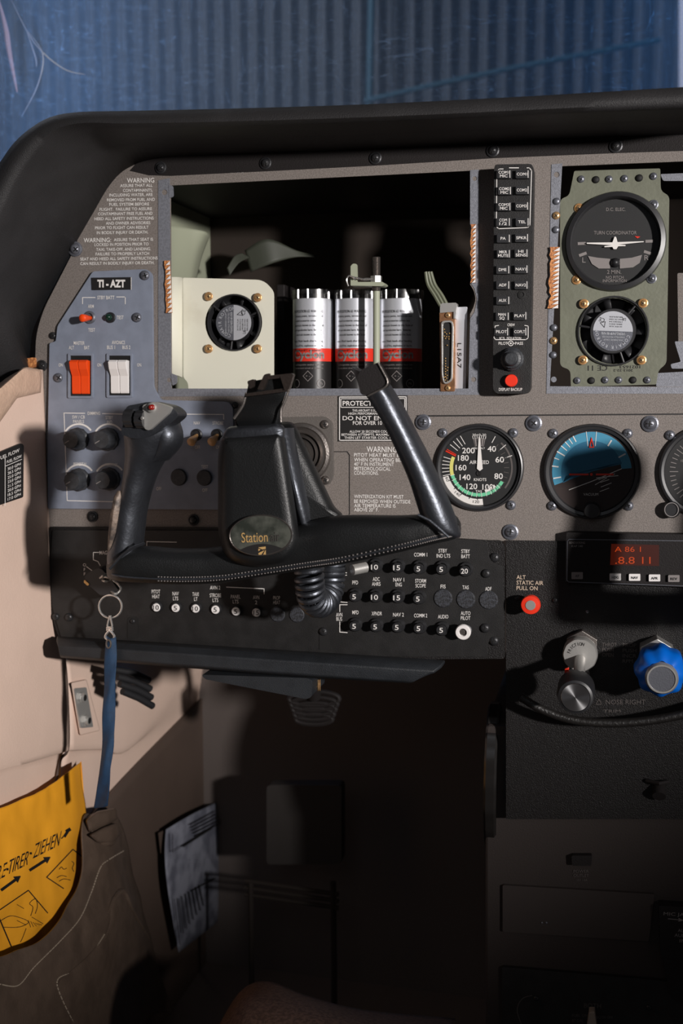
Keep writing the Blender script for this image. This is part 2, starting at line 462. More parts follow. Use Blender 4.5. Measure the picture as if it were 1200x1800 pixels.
for pts in ([(46,52),(75,95),(66,150),(38,205)], [(46,52),(62,100),(64,118)], [(20,0),(60,75),(110,120),(150,131)]):
    q = cr(pts, 6); tube(bm, [P(x, y, -.32) for x, y in q], [.0002+.0007*math.sin(PI*i/(len(q)-1)) for i in range(len(q))], 6, caps=False)
mk('pale_streak', bm, M['post'], win, smooth=True, label='long curved pale reflections')  # bright reflections on the glass, modelled as pale tubes
bm = NB()
q = cr([(-2,0),(10,50),(16,90),(30,162)], 6); tube(bm, [P(x, y, -.31) for x, y in q], [.0008+.003*math.sin(PI*i/(len(q)-1)) for i in range(len(q))], 8, caps=False)
mk('pale_streak', bm, mat('pink_streak', (206,180,186), .4), win, smooth=True, label='broad pinkish streak')  # pinkish streak modelled as one tapered tube
bm = NB(); sheet(bm, [(1194,-200),(1290,-200),(1290,380),(1194,380)], -3.45, .02); struct(mk('daylight_glow_strip', bm, emis('daylight', (214,220,232), .75)))  # glowing strip added for the bright sliver of daylight, no actual window

# footwell shell
def bx(bm, lo, hi, mi=0):
    vs = [bm.verts.new((x, y, z)) for x in (lo[0], hi[0]) for y in (lo[1], hi[1]) for z in (lo[2], hi[2])]
    for f in ((0,1,3,2),(4,6,7,5),(0,4,5,1),(2,3,7,6),(0,2,6,4),(1,5,7,3)): bm.faces.new([vs[i] for i in f]).material_index = mi
bm = NB(); bx(bm, (-.6, .46, .06), (1.0, .49, 1.22)); struct(mk('wall_front', bm, mat('firewall', (92,83,79), .8, 0, .2, 60)))
bm = NB(); bx(bm, (-.6, -.5, .04), (1.0, .46, .08)); struct(mk('floor', bm, mat('cabin_floor', (104,92,86), .9, 0, .8, 300)))

# cabin side wall: upper beige liner with a moulded swell
bm = NB()
def wallfn(p): return Vector((0,0,0))
grid_surf(bm, [
 [(-160,790,.0),(0,684,.0),(28,664,.0),(54,650,.0),(76,650,.0)],
 [(-160,840,.0),(0,760,.0),(28,752,.0),(56,745,.0),(80,742,.0)],
 [(-160,960,.0),(0,900,.0),(28,900,.0),(56,900,.0),(86,900,.0)],
 [(-160,1080,.0),(0,1050,.0),(28,1050,.0),(60,1050,.0),(96,1056,.0)],
 [(-160,1230,.002),(0,1200,.002),(40,1190,.002),(80,1176,.001),(116,1162,.0)],
 [(-160,1400,.004),(0,1345,.006),(40,1335,.006),(82,1322,.005),(121,1308,.002)],
 [(-160,1430,-.008),(0,1365,-.006),(40,1354,-.006),(75,1345,-.006),(108,1336,-.008)],
 [(-160,1700,-.006),(0,1600,-.006),(30,1560,-.006),(60,1540,-.006),(100,1500,-.008)]], W, 6, 5)
struct(mk('wall_left', bm, M['beige'], smooth=True, autos=70, solid=.01))
# forward kick panel
bm = NB()
grid_surf(bm, [
 [(84,1080,-.012),(150,1070,-.012),(260,1080,-.012),(420,1080,-.012),(520,1090,-.012)],
 [(118,1160,-.012),(160,1160,-.012),(260,1160,-.012),(420,1120,-.012),(520,1100,-.012)],
 [(124,1306,-.010),(180,1306,-.010),(230,1306,-.010),(330,1200,-.012),(450,1110,-.012)],
 [(112,1336,-.018),(170,1325,-.018),(220,1322,-.018),(340,1230,-.018),(480,1100,-.018)],
 [(100,1500,-.018),(150,1450,-.018),(188,1402,-.018),(345,1238,-.018),(490,1092,-.018)]], W, 5, 5)
struct(mk('wall_left', bm, M['beige'], smooth=True, autos=70, solid=.006))
bm = NB()
grid_surf(bm, [[(x,y,-.013) for x,y in r] for r in (
 [(60,1560),(189,1402),(346,1238),(520,1060)],
 [(60,1760),(230,1560),(400,1360),(560,1180)],
 [(60,2100),(260,1900),(430,1650),(600,1420)])], W, 5, 5)
struct(mk('trim_4', bm, M['carpanel'], smooth=True, solid=.004))
bm = NB(); tube(bm, [W(x,y,-.004) for x,y in cr([(112,1150),(117,1200),(120,1310),(106,1336),(97,1385)],5)], .0016, 8); struct(mk('trim_5', bm, M['grout'], smooth=True))

# beige leather post beside the panel (top left of the side wall)
bm = NB(); pillow(bm, rp([(-60,700,0),(0,681,0),(42,644,8),(74,650,8),(72,690,0),(30,700,0),(0,742,0),(-60,790,0)]), [(0,-.002),(0,.002),(2,.005),(6,.006)], W, bulge=.001, ctr=(20,688))
struct(mk('trim_6', bm, M['beige2'], smooth=True))

# =================================================================== INSTRUMENT PANEL
panel = thing('instrument_panel', 'brownish grey metal instrument panel with two cut-out openings under the glareshield', 'instrument panel', P(600,930,0))
outer = rp([(170,322,6),(222,250,6),(600,222),(1290,195),(1290,955),(808,950),(600,952),(86,950),(80,760,20),(62,640,14),(63,590,20),(76,545,20),(130,440,10)])
hole1 = rp([(299,326),(827,300),(826,500,0),(833,512,4),(836,526,6),(832,540,4),(826,552,0),(822,683),(812,683,3),(806,692,3),(742,694,4),(736,684,3),(301,683)])
hole2 = rp([(987,292),(1290,280),(1290,680),(965,679)])
bm = NB(); sheet(bm, outer, 0, .002, [hole1, hole2]); mk('panel_sheet', bm, M['panel'], panel, bevel=.0004)
bm = NB(); sheet(bm, [(228,300),(262,262),(600,240),(1290,215),(1290,262),(1082,269),(866,278),(660,291),(467,301),(300,309),(262,308)], .0006, .0006); mk('glareshield_shadow', bm, M['deep'], panel, label='dark strip painted as the shadow under the glareshield')  # dark sheet put in as the glareshield's shadow on the panel
bm = NB(); bx(bm, (-.30, .004, 1.172), (1.0, .32, 1.182)); mk('light_block_deck', bm, M['deep'], panel)  # deck added to keep blue hangar light out of the openings
bm = NB(); bx(bm, (P(299,500).x-.075, .004, .93), (P(299,500).x-.07, .31, 1.175)); mk('side_web', bm, M['primerd'], panel)
# bare metal strips by the openings
def part_sheet(name, poly, off, th, m, parent, holes=(), bev=.0004, label=None):
    b = NB(); sheet(b, poly, off, th, holes); return mk(name, b, M[m], parent, bevel=bev, label=label)
part_sheet('mounting_strip', [(278,317),(298,313),(301,683),(826,683),(842,683),(842,694),(278,697)], .0006, .0006, 'strip', panel, [circ(289,338,5,14), circ(297,668,4,14)], label='bare grey aluminium edge strip')
part_sheet('mounting_strip', [(826,299),(841,298),(842,683),(823,683),(826,560),(834,548),(838,526),(834,508),(826,496)], .0006, .0006, 'strip', panel, [circ(834,314,4,14),circ(832,667,4.5,14)], bev=0, label='bare grey aluminium edge strip')
part_sheet('mounting_strip', [(969,289),(988,287),(966,679),(1290,681),(1290,692),(960,692)], .0006, .0006, 'strip', panel, [circ(978,307,5,14),circ(973,667,5,14)], bev=0, label='bare grey aluminium edge strip')
bm = NB(); sheet(bm, rp([(296,324,2),(304,327,3),(305,346,4),(297,348,2)]), .001, .001); sheet(bm, rp([(300,656,2),(311,660,3),(311,674,4),(303,678,2)]), .001, .001)
mk('latch_tab', bm, M['strip'], panel)
part_sheet('panel_seam', rp([(731,730,6),(1290,726),(1290,728.5),(733,732.5)]), .0002, .0002, 'ink', panel, bev=0)
# raised sub-plate edge around the warning text
bm = NB(); line(bm, [(582,794),(610,794),(614,800),(614,904)], 1.4, .0004); mk('panel_seam', bm, M['slot'], panel)
for (x, y) in ((133,438),(744,742),(938,744),(1142,745),(897,935)): screw(x, y, 14, panel, 0, 'screw', washer=True)
for (x, y) in ((283,295),(467,287),(660,278),(866,265),(1082,257)): screw(x, y, 11, panel, .0006, 'screwd', washer=True)
for (x, y) in ((340,914),(163,908),(74,643)): screw(x, y, 11, panel, 0, 'screwd', washer=True)
for (x, y) in ((778,761),(902,761),(898,888),(972,762),(1103,762),(1177,765),(970,889),(1104,889),(782,888)): screw(x, y, 8.5, panel, 0, 'screw')
for i, y in enumerate((307,354,379,404,576,599,624)):
    x = 979 - (y-307)*.022
    if i in (2, 5): screw(x, y, 6.5, panel, .0006, 'brass')
    elif i: screw(x, y, 6, panel, .0006, 'screw', name='rivet', cross=False)
# torn orange foam gaskets
def gasket(x0, y0, x1, y1, wd, n, side=1):
    bm = NB(); pts = []
    for i in range(n+1):
        t = i/n; x = x0+(x1-x0)*t; y = y0+(y1-y0)*t
        pts.append((x-wd*side*(.5+random.uniform(-.18,.25)), y))
    back = [(x1+wd*.5*side, y1), (x0+wd*.5*side, y0)]
    sheet(bm, pts+back, .003, .002)
    for i in range(n):                          # little saw-tooth pins
        y = y0+(y1-y0)*(i+.5)/n; x = x0+(x1-x0)*(i+.5)/n
        sheet(bm, [(x-wd*.25*side, y+4), (x+wd*.5*side, y-3), (x+wd*.5*side, y+3)], .0042, .001, mi=1)
    return mk('torn_gasket', bm, [M['rust'], M['whitep']], panel, label='torn orange gasket with white teeth')
gasket(293, 458, 297, 550, 9, 11); gasket(832, 394, 831, 497, 8, 14); gasket(976, 434, 973, 542, 15, 15)
# lettering on the panel
bm = NB()
def rt(s, xr, y, h, w): txt(bm, s, xr, y, h, w, 'r', bold=.008)
for s, x0, x1, y, h in (("WARNING",223,271,317,8),("ASSURE THAT ALL",211,268,326,5),("CONTAMINANTS,",216,268,334.5,5),
  ("INCLUDING WATER, ARE",192,268,342.5,5),("REMOVED FROM FUEL AND",188,272,351,5),("FUEL SYSTEM BEFORE",192,262,359,5),
  ("FLIGHT.  FAILURE TO ASSURE",175,267,367.5,5),("CONTAMINANT FREE FUEL AND",172,268,375.5,5),("HEED ALL SAFETY INSTRUCTIONS",166,270,384,5),
  ("AND OWNER ADVISORIES",186,264,392,5),("PRIOR TO FLIGHT CAN RESULT",167,261,400,5),("IN BODILY INJURY OR DEATH.",170,260,408.5,5),
  ("WARNING:",147,195,422,7.5),("ASSURE THAT SEAT IS",200,269,421,5),("LOCKED IN POSITION PRIOR TO",166,261,429.5,5),("TAXI, TAKE-OFF, AND LANDING.",169,265,438,5),
  ("FAILURE TO PROPERLY LATCH",168,262,446,5),("SEAT AND HEED ALL SAFETY INSTRUCTIONS",141,277,454.5,5),("CAN RESULT IN BODILY INJURY OR DEATH.",141,271,462.5,5)):
    txt(bm, s, (x0+x1)/2, y, h, x1-x0, bold=.008, rot=.8)
txt(bm, "MANEUVERING SPEED:  125 KIAS", 375, 302.5, 5.5, 106, rot=2.2, bold=.008)
for s, x0, x1, y, h in (("WARNING",644,697,790,9.5),("PITOT HEAT MUST BE",622,706,800,6),("WHEN OPERATING BELOW",622,722,808.5,6),("40° F IN INSTRUMENT",622,692,816,6),
  ("METEOROLOGICAL",622,686,824,6),("CONDITIONS.",622,665,831.5,6),("WINTERIZATION KIT MUST",622,709,873,6),("BE REMOVED WHEN OUTSIDE",622,721,881.5,6),
  ("AIR TEMPERATURE IS",622,695,889,6),("ABOVE 20° F.",622,665,896,6)):
    txt(bm, s, (x0+x1)/2, y, h, x1-x0, bold=.008, rot=-.6)
mk('lettering', bm, M['white'], panel)

# starter protection placard
pl = thing('protection_placard', 'black rectangular starter protection placard with white border, partly behind the right yoke grip', 'placard', P(654,775,.001))
part_sheet('plate', [(594,696),(716,695),(716,776),(594,776)], .0012, .0012, 'ink', pl)
bm = NB()
line(bm, [(596.5,698),(713.5,697.5),(713.5,774),(596.5,774)], 1.6, .0016, closed=True)
line(bm, [(599,701),(711,700.5),(711,716),(599,716)], 1.2, .0016, closed=True)
txt(bm, "PROTECT STARTER", 654, 709, 8, 104, off=.0016, bold=.015)
for s, x, w, y, h in (("THIS AIRCRAFT IS EQUIPPED WITH",654,70,721.5,4),("HIGH PERFORMANCE STARTER",654,84,727,4),("DO NOT ENGAGE",654,104,735,7),("FOR OVER 10 SEC",654,68,743.5,6.5),
   ("ALLOW 20 SECONDS COOLING",654,80,758.5,4),("BETWEEN ATTEMPTS. MAXIMUM THREE",654,108,764,4),("THEN LET STARTER COOL 10 MIN",654,98,769.5,4)):
    txt(bm, s, x, y, h, w, off=.0016, bold=.008)
mk('lettering', bm, M['white'], pl)

# =================================================================== GLARESHIELD
def ring(pts, off): return [P(x, y, off) for x, y in pts]
base = [(-160,860),(40,720),(52,625),(60,575),(95,505),(132,440),(165,382),(198,326),(232,296),(290,280),(420,273),(600,266),(780,258),(950,249),(1100,243),(1300,236)]
lipi = [(-200,560),(-80,490),(-25,425),(5,372),(28,324),(52,285),(85,247),(118,228),(160,222),(230,224),(400,221),(600,215),(780,208),(950,200),(1100,194),(1300,187)]
lipo = [(-230,480),(-110,410),(-50,350),(-22,315),(0,285),(22,254),(50,228),(88,206),(138,197),(220,195),(400,191),(600,185),(780,177),(950,168),(1100,159),(1300,147)]
N = 6
def sm(l): return cr(l, N)
B0, LI, LO = sm(base), sm(lipi), sm(lipo)
rings = [ring(B0, -.004), ring([(a*.55+c*.45, b*.55+d*.45-6) for (a,b),(c,d) in zip(B0, LI)], .045), ring([(a*.1+c*.9, b*.1+d*.9-2) for (a,b),(c,d) in zip(B0, LI)], .105),
         ring(LI, .115), ring([(a*.75+c*.25, b*.75+d*.25) for (a,b),(c,d) in zip(LI, LO)], .121), ring([(a*.35+c*.65, b*.35+d*.65) for (a,b),(c,d) in zip(LI, LO)], .12),
         ring(LO, .112), ring([(a, b+3) for a, b in LO], .09), ring([(a, b+40) for a, b in LO], -.1), ring([(a, b+90) for a, b in LO], -.32)]
bm = NB(); VR = [[bm.verts.new(p) for p in r] for r in rings]
for A, B in zip(VR, VR[1:]):
    for i in range(len(A)-1): bm.faces.new((A[i], A[i+1], B[i+1], B[i]))
tag(mk('glareshield', bm, M['glare'], smooth=True, autos=80, solid=.0015), 'dark charcoal padded glareshield curving over the top of the instrument panel', 'glareshield')
# rusty bracket under the glareshield's left end
bm = NB(); sheet(bm, rp([(28,632,2),(46,630,3),(60,628,3),(62,645,3),(44,650,3),(30,646,3)]), .004, .01)
tag(mk('glareshield_bracket', bm, M['rust']), 'small worn orange-brown bracket under the left end of the glareshield', 'bracket')

# =================================================================== SWITCH PANEL (blue grey)
sp = thing('switch_panel', 'blue-grey sloping switch panel with registration plate, rockers and dimmer knobs', 'switch panel', P(240,895,.001))
spo = rp([(163,477,5),(258,473,8),(267,482,6),(269,680,6),(281,703,8),(400,706,8),(409,716,6),(411,896,3),(84,894,3),(84,760,5),(87,603,3),(98,600,3),(101,573,4)])
OFF = .004
bm = NB(); sheet(bm, spo, OFF, .0035); mk('plate', bm, M['blue'], sp, bevel=.0008)
for x, y, r in ((255,484,9),(241,558,9),(103,664,9)): screw(x, y, r, sp, OFF, 'screw')
screw(93, 590, 7, panel, 0, 'screwd'); screw(413, 712, 6, panel, .001, 'screwd')
bm = NB()
q = OFF+.0004
rg = thing  # alias unused
rpl = part_sheet('registration_plate', [(160,488),(230,487),(230,509),(161,510)], OFF+.001, .001, 'ink', sp, label='black plate reading TI-AZT')
b2 = NB(); txt(b2, "TI - AZT", 195.5, 498.5, 12, 49, off=OFF+.0016, bold=.045); line(b2, [(230.5,488),(230.5,509)], 1, OFF+.0013)
mk('lettering', b2, M['white'], rpl)
txt(bm, "STBY BATT", 186, 523, 6, 30, off=q, bold=.008)
line(bm, [(145,534),(145,523),(167,523)], 1.3, q); line(bm, [(205,522),(220,522),(220,534)], 1.3, q)
txt(bm, "ARM", 159.5, 538.5, 6, 10, off=q); txt(bm, "TEST", 161, 580, 6, 12, off=q); txt(bm, "TEST", 211, 558, 6, 12, off=q)
txt(bm, "MASTER", 139, 603, 6, 19, off=q); txt(bm, "ALT", 125.5, 611, 6, 9, off=q); txt(bm, "BAT", 152.5, 611, 6, 9, off=q)
txt(bm, "AVIONICS", 208, 602, 6, 23, off=q); txt(bm, "BUS 1", 195, 610.5, 6, 14, off=q); txt(bm, "BUS 2", 222, 610.5, 6, 14, off=q)
for x in (106.5, 174.5, 244.5): txt(bm, "ON", x, 641.5, 5.5, 7, off=q)
line(bm, [(112,726),(149,726.5)], 1.3, q); txt(bm, "DIMMING", 165, 726.5, 5.5, 22, off=q); line(bm, [(180,727),(219,728)], 1.3, q)
line(bm, [(112.5,726),(118,880),(205,882)], 1.3, q)
for s, x, y, w in (("SW / CB",138,733,22),("PANELS",138,741,19),("STBY",192,734,13),("IND",192.5,742,9),("PEDESTAL",141,816,24),("AVIONICS",195,817,23),
                   ("NAV",346,743.5,11),("STROBE",383,743.5,19),("TEST",359.5,820.5,12),("OFF",360,861.5,9),("OFF",279,859,9),("OFF",347,786,9),("OFF",384,786,9)):
    txt(bm, s, x, y, 5.6, w, off=q)
txt(bm, "LIGHTS", 312, 727, 5.5, 18, off=q)
line(bm, [(321,728),(393,728.5),(393,737)], 1.3, q)
mk('lettering', bm, M['white'], sp)
# standby battery toggle
tg = mk('toggle_switch', (lambda b: (lathe(b, 158, 558, OFF, [(12,OFF),(12,OFF+.001),(9.5,OFF+.0025),(8,OFF+.0025),(7.5,OFF+.0005),(0,OFF+.0005)], 24), b)[1])(NB()), M['screw'], sp, smooth=True)
bm = NB(); a = P(160,559,OFF); tp = P(143,559,OFF+.018); tube(bm, [a, a.lerp(tp,.4), a.lerp(tp,.7), a.lerp(tp,.92), tp], [.0018,.0028,.0038,.0038,.002], 14)
mk('lever', bm, M['orange'], tg, smooth=True, label='orange toggle lever')
lt = disc(193, 558, 10, OFF, OFF+.002, sp, 'screwd', 'indicator_light'); bm = NB()
lathe(bm, 193, 558, OFF, [(6.5,OFF+.0018),(6,OFF+.0045),(3.5,OFF+.006),(0,OFF+.0065)], 20); mk('lens', bm, M['green'], lt, smooth=True, label='dark green lens')
# rocker switches
def rocker(x0, y0, x1, y1, m):
    b = NB(); sheet(b, rr(x0,y0,x1,y1,3), OFF+.002, .002, [rr(x0+4,y0+4,x1-3,y1-4,1)]); fr = mk('rocker_switch', b, M['blue'], sp, bevel=.0006)
    b = NB(); sheet(b, rr(x0+3,y0+3,x1-2,y1-3,1), OFF+.0006, .0004); mk('recess', b, M['slot'], fr)
    xa, xb = x0+9, x1-4.5; xm = (xa+xb)/2
    for xs_, xe in ((xa, xm-.4), (xm+.4, xb)):
        b = NB(); prof = [(y0+13,0),(y0+12,.006),(y0+16,.0085),(y0+28,.0065),(y0+40,.0025),(y1-11,.002),(y1-8,.0015),(y1-7,0)]
        L = []
        for py, o in prof:
            A = P(xs_, py, OFF); B = P(xe, py, OFF); L.append([b.verts.new((A.x, -OFF-o, A.z)), b.verts.new((B.x, -OFF-o, B.z))])
        for A, B in zip(L, L[1:]): b.faces.new((A[0], A[1], B[1], B[0]))
        b.faces.new([l[0] for l in L]); b.faces.new([l[1] for l in L])
        mk('rocker', b, M[m], fr, bevel=.0005)
rocker(119,621,163,700,'orange'); rocker(187,621,232,699,'whitep')
# dimmer knobs
for bx_, by_, cx_, cy_ in ((138,772,126,779),(191,772,179,777),(140,843,127,849),(193,842,181,849)):
    b = NB(); band(b, bx_, by_, 25, 28, 35, 150, q); mk('dimmer_scale', b, M['white'], sp)
    b = NB(); lathe(b, bx_, by_, OFF, [(22,OFF),(22,OFF+.003),(19,OFF+.004),(17,OFF+.016),(15.5,OFF+.0175),(0,OFF+.0175)], 36, mods=lambda a: 1+.03*math.cos(12*a))
    kb = mk('dimmer_knob', b, M['knob'], sp, smooth=True, autos=50)
    b = NB(); c = P(bx_, by_, OFF); c.y = -OFF-.0178; s = ps(OFF)
    d1 = Vector((-1,0,-.55)).normalized(); qn = Vector((-d1.z,0,d1.x))*.0004
    b.faces.new([b.verts.new(v) for v in (c+d1*s*3+qn, c+d1*s*14+qn, c+d1*s*14-qn, c+d1*s*3-qn)]); mk('pointer', b, M['dimw'], kb)
for tx, ty, lx, ly in ((346,764,335,778),(382,764,371,778)):
    b = NB(); lathe(b, tx, ty, OFF, [(11,OFF),(11,OFF+.0012),(8.5,OFF+.002),(7.5,OFF+.0004),(0,OFF+.0004)], 22); tg = mk('toggle_switch', b, M['screwd'], sp, smooth=True)
    b = NB(); a = P(tx, ty+1, OFF); tp = P(lx, ly, OFF+.016); tube(b, [a, a.lerp(tp,.35), a.lerp(tp,.7), a.lerp(tp,.93), tp], [.0016,.0028,.0042,.0044,.0028], 14)
    mk('lever', b, mat('toggle_amber', (196,150,100), .35), tg, smooth=True, label='amber toggle lever')
for x, y, r in ((313,839,16),(358,840,15)): disc(x, y, r, OFF, OFF+.0025, sp, 'knob', 'blanking_plug')

# =================================================================== CIRCUIT BREAKER PANEL
cb = thing('circuit_breaker_panel', 'black circuit breaker panel with numbered breakers beneath the yoke', 'circuit breaker panel', P(480,1160,.002))
bm = NB(); sheet(bm, rp([(86,926,4),(500,928),(860,950,4),(880,950,5),(887,958,5),(887,1158,5),(640,1160),(110,1142,4),(86,1070,8),(80,1000,4)]), .003, .003)
mk('backing_plate', bm, M['crinkle'], cb, bevel=.0006)
bm = NB(); sheet(bm, rp([(92,932,4),(500,933),(846,950,4),(857,955,4),(859,980,6),(868,990,4),(884,995,6),(885,1122,4),(858,1126,6),(856,1154,3),(640,1154),(112,1136,4),(92,1068,8),(88,1000,4)]), .005, .003)
mk('face_plate', bm, M['black'], cb, bevel=.0006)
q0 = .005
for x, y, r in ((869,980,8.5),(868,1126,9)): screw(x, y, r, cb, .003, 'screwd')
for x, y, r in ((854,1008,8),(852,1104,8.5),(568,1110,8),(98,1084,7),(121,1085,8)): screw(x, y, r, cb, q0, 'screwd')
for x, y in ((233,1092),(570,1112)):
    b = NB(); sheet(b, rp([(x-9,y-8,6),(x+9,y-8,6),(x+9,y+30,2),(x-9,y+30,2)]), q0+.0006, .0004); mk('keyhole', b, M['slot'], cb)
    screw(x, y, 5, cb, q0+.0006, 'screwd')
def breaker(x, y, s, r=10.5):
    b = NB(); lathe(b, x+3, y-4, q0, [(r+2.5,q0),(r+2.5,q0+.0025),(r+1,q0+.0035),(r-2,q0+.0035),(r-2,q0+.001)], 24, 0)
    br = mk('circuit_breaker', b, M['screwd'], cb, smooth=True)
    b = NB(); t = q0+.0125; lathe(b, x, y, t, [(r-3.5,q0+.001),(r-3.5,q0+.006),(r-2,q0+.007),(r-1.2,t-.001),(r-2,t),(0,t)], 24); cp = mk('cap', b, M['btn'], br, smooth=True)
    b = NB(); txt(b, s, x, y, 8.5, 12 if len(s) > 1 else 6.5, off=t+.0003, bold=.005); mk('number', b, M['white'], cp)
for x, y, s in ((658,997,'10'),(697,998,'15'),(735,1000,'5'),(775,1001,'5'),(816,1004,'20'),(622,1049,'5'),(658,1050,'10'),(697,1051,'15'),(734,1053,'5'),
                (622,1101,'5'),(659,1102,'5'),(697,1103,'5'),(735,1105,'5'),(775,1108,'5')): breaker(x, y, s)
for x, y in ((778,1052),(818,1054),(858,1055),(487,1080),(521,1081)):
    disc(x, y, 17 if x > 600 else 14.5, q0, q0+.0014, cb, mat('plug_speckled', (58,60,66), .5, 0, .4, 900, c2=(34,34,36), mscale=600) if x == 778 else bpy.data.materials['plug_speckled'] if 'plug_speckled' in bpy.data.materials else 'knob', 'blanking_plug')
for x, y, s in ((274,1068,'10'),(308,1069,'5'),(343,1070,'10'),(378,1072,'5'),(414,1075,'5'),(450,1077,'15')):
    b = NB(); lathe(b, x+2, y-2, q0, [(10.5,q0),(10.5,q0+.002),(9,q0+.003),(8,q0+.003),(8,q0+.001)], 24); br = mk('circuit_breaker', b, M['btn'], cb, smooth=True)
    b = NB(); t = q0+.0038; lathe(b, x, y, t, [(8.2,q0+.001),(8.2,t-.0006),(7.4,t),(0,t)], 22); cp = mk('cap', b, M['whitep'], br, smooth=True, label='white breaker cap')
    b = NB(); txt(b, s, x, y, 8, 10 if len(s) > 1 else 5.5, off=t+.0003); mk('number', b, M['ink'], cp)
b = NB(); lathe(b, 817, 1108, q0, [(13,q0),(13,q0+.003),(9,q0+.004),(0,q0+.004)], 24); br = mk('circuit_breaker', b, M['screwd'], cb, smooth=True)
b = NB(); t = q0+.014; lathe(b, 813, 1112, t, [(12,t-.005),(14,t-.004),(14,t-.001),(12.5,t),(7.5,t),(6.5,t-.001),(6.5,t-.004)], 30); mk('collar', b, M['whitep'], br, smooth=True, label='white pull collar')
b = NB(); lathe(b, 813, 1112, t, [(7,q0+.003),(6.5,t-.004),(5,t-.002),(0,t-.0015)], 20); mk('cap', b, M['dsteel'], br, smooth=True)
bm = NB(); q = q0+.0004
for s, x, y, w in (("COMM 1",739,975,23),("STBY",778,968,15),("IND LTS",779,977,24),("STBY",818,969,15),("BATT",818,978,15),
  ("PFD",624,1024,10),("ADC",661,1018,12),("AHRS",661,1026.5,15),("NAV 1",700.5,1019,19),("ENG",700.5,1027.5,11),("STORM",739,1021,19),("SCOPE",739,1029.5,18),
  ("FIS",778.5,1031,9),("TAS",818,1032.5,11),("ADF",858,1035,11),("MFD",624.5,1076.5,11),("XPNDR",662,1078.5,18),("NAV 2",700,1080.5,19),("COMM 2",739,1082,23),("AUDIO",778.5,1084,18),
  ("AUTO",818,1078,17),("PILOT",818,1086.5,17),("PITOT",274,1040,15),("HEAT",274,1048.5,13),("NAV",308.5,1043.5,11),("LTS",308.5,1052,9),
  ("TAXI",343.5,1044.5,11),("LT",344,1053,6),("STROBE",378.5,1046.5,20),("LTS",378.5,1055,10),("PANEL",414,1049,17),("LTS",414,1057.5,10),("AVN",450,1050,11),("2",450,1059,4),
  ("PROP",486,1051,12),("HEAT",486,1059,12),("AVN",596.5,1028,10),("BUS",597,1036,9),("AVN",596,1080.5,11),("BUS",596,1088,10),("MAGNETOS",192,971.5,34),("AVN 2",378,1033,18)):
    txt(bm, s, x, y, 6.4, w, off=q, bold=.005)
txt(bm, "O", 148.5, 993, 5, off=q); txt(bm, "F", 148.5, 1001, 5, off=q); txt(bm, "F", 148.5, 1009, 5, off=q)
line(bm, [(175,971),(164,971),(164,984),(172,987),(176,994)], 1.2, q); line(bm, [(152,996),(167,1007)], 1.2, q)
line(bm, [(258,960),(258,952),(310,953)], 1.2, q); line(bm, [(398,1032),(464,1035),(464,1044)], 1.4, q)
line(bm, [(609,1007),(596,1006),(596,1020)], 1.3, q); line(bm, [(609,1011),(599,1011)], 1.3, q)
line(bm, [(597,1041),(597,1058),(610,1059)], 1.3, q); line(bm, [(610,1063),(597,1063),(597,1075)], 1.3, q); line(bm, [(597,1093),(597,1111),(610,1112)], 1.3, q)
mk('lettering', bm, M['white'], cb)

# knee bolster under the breaker panel
bm = NB(); t0, t1 = .04, .05
A = [P(100,1120,.02), P(780,1163,.02), P(728,1200,.05), P(520,1192,.05), P(108,1160,.05), P(98,1146,.045)]
ctrl = [[(100,1118,.012),(300,1130,.012),(590,1148,.012),(782,1160,.012)],
        [(99,1124,.040),(300,1136,.040),(585,1155,.040),(776,1168,.036)],
        [(101,1136,.050),(300,1148,.050),(575,1167,.050),(762,1180,.046)],
        [(104,1152,.050),(300,1168,.050),(560,1188,.050),(728,1199,.044)],
        [(106,1156,.044),(300,1172,.044),(555,1192,.044),(722,1201,.038)],
        [(106,1150,.010),(300,1164,.010),(555,1180,.010),(722,1190,.010)]]
grid_surf(bm, ctrl, P, 1, 1)
tag(mk('knee_bolster', bm, M['bolster'], smooth=True, autos=30, solid=.004, bevel=.0012), 'long dark slate padded bolster strip below the circuit breaker panel', 'bolster')
bm = NB(); sheet(bm, rp([(354,1186,3),(540,1192,4),(549,1196,4),(547,1226,5),(538,1229,4),(360,1194,4)]), .045, .05)
tag(mk('parking_brake_handle', bm, M['bolster'], bevel=.003), 'black wedge-shaped handle box tucked under the knee bolster', 'handle')
bm = NB(); b_ = P(556,1212,.03)
for k in range(4): tube(bm, [P(553+k*3,1204+math.cos(t)*10,.02+.006*math.sin(t)) for t in [2*PI*i/10 for i in range(10)]], .0006, 6, closed=True)
tag(mk('brass_spring', bm, M['brass'], smooth=True), 'small brass spring beside the black wedge under the bolster', 'spring')

# dark vent ducting hanging under panel left
bm = NB()
for i in range(4): tube(bm, [P(200+i*5,1176+i*13,-.06), P(232+i*4,1182+i*15,-.08), P(262+i*2,1196+i*15,-.1)], .004, 10)
tag(mk('cable_bundle', bm, M['btn'], smooth=True), 'black cables running forward beneath the bolster by the kick panel', 'cables')
bm = NB()
for k in range(5):
    rr_ = 44-k*3
    tube(bm, [P(552+rr_*math.cos(t), 1228+k*9+rr_*.28*math.sin(t), -.15) for t in [2*PI*i/28 for i in range(28)]], .003, 8, closed=True)
tube(bm, [P(552,1225,-.15), P(548,1150,-.12), P(545,1050,-.03), P(545,900,-.012)], .008, 12)
tag(mk('rudder_boot', bm, M['deep'], smooth=True), 'ribbed dark rubber bellows below the bolster in the footwell', 'bellows')

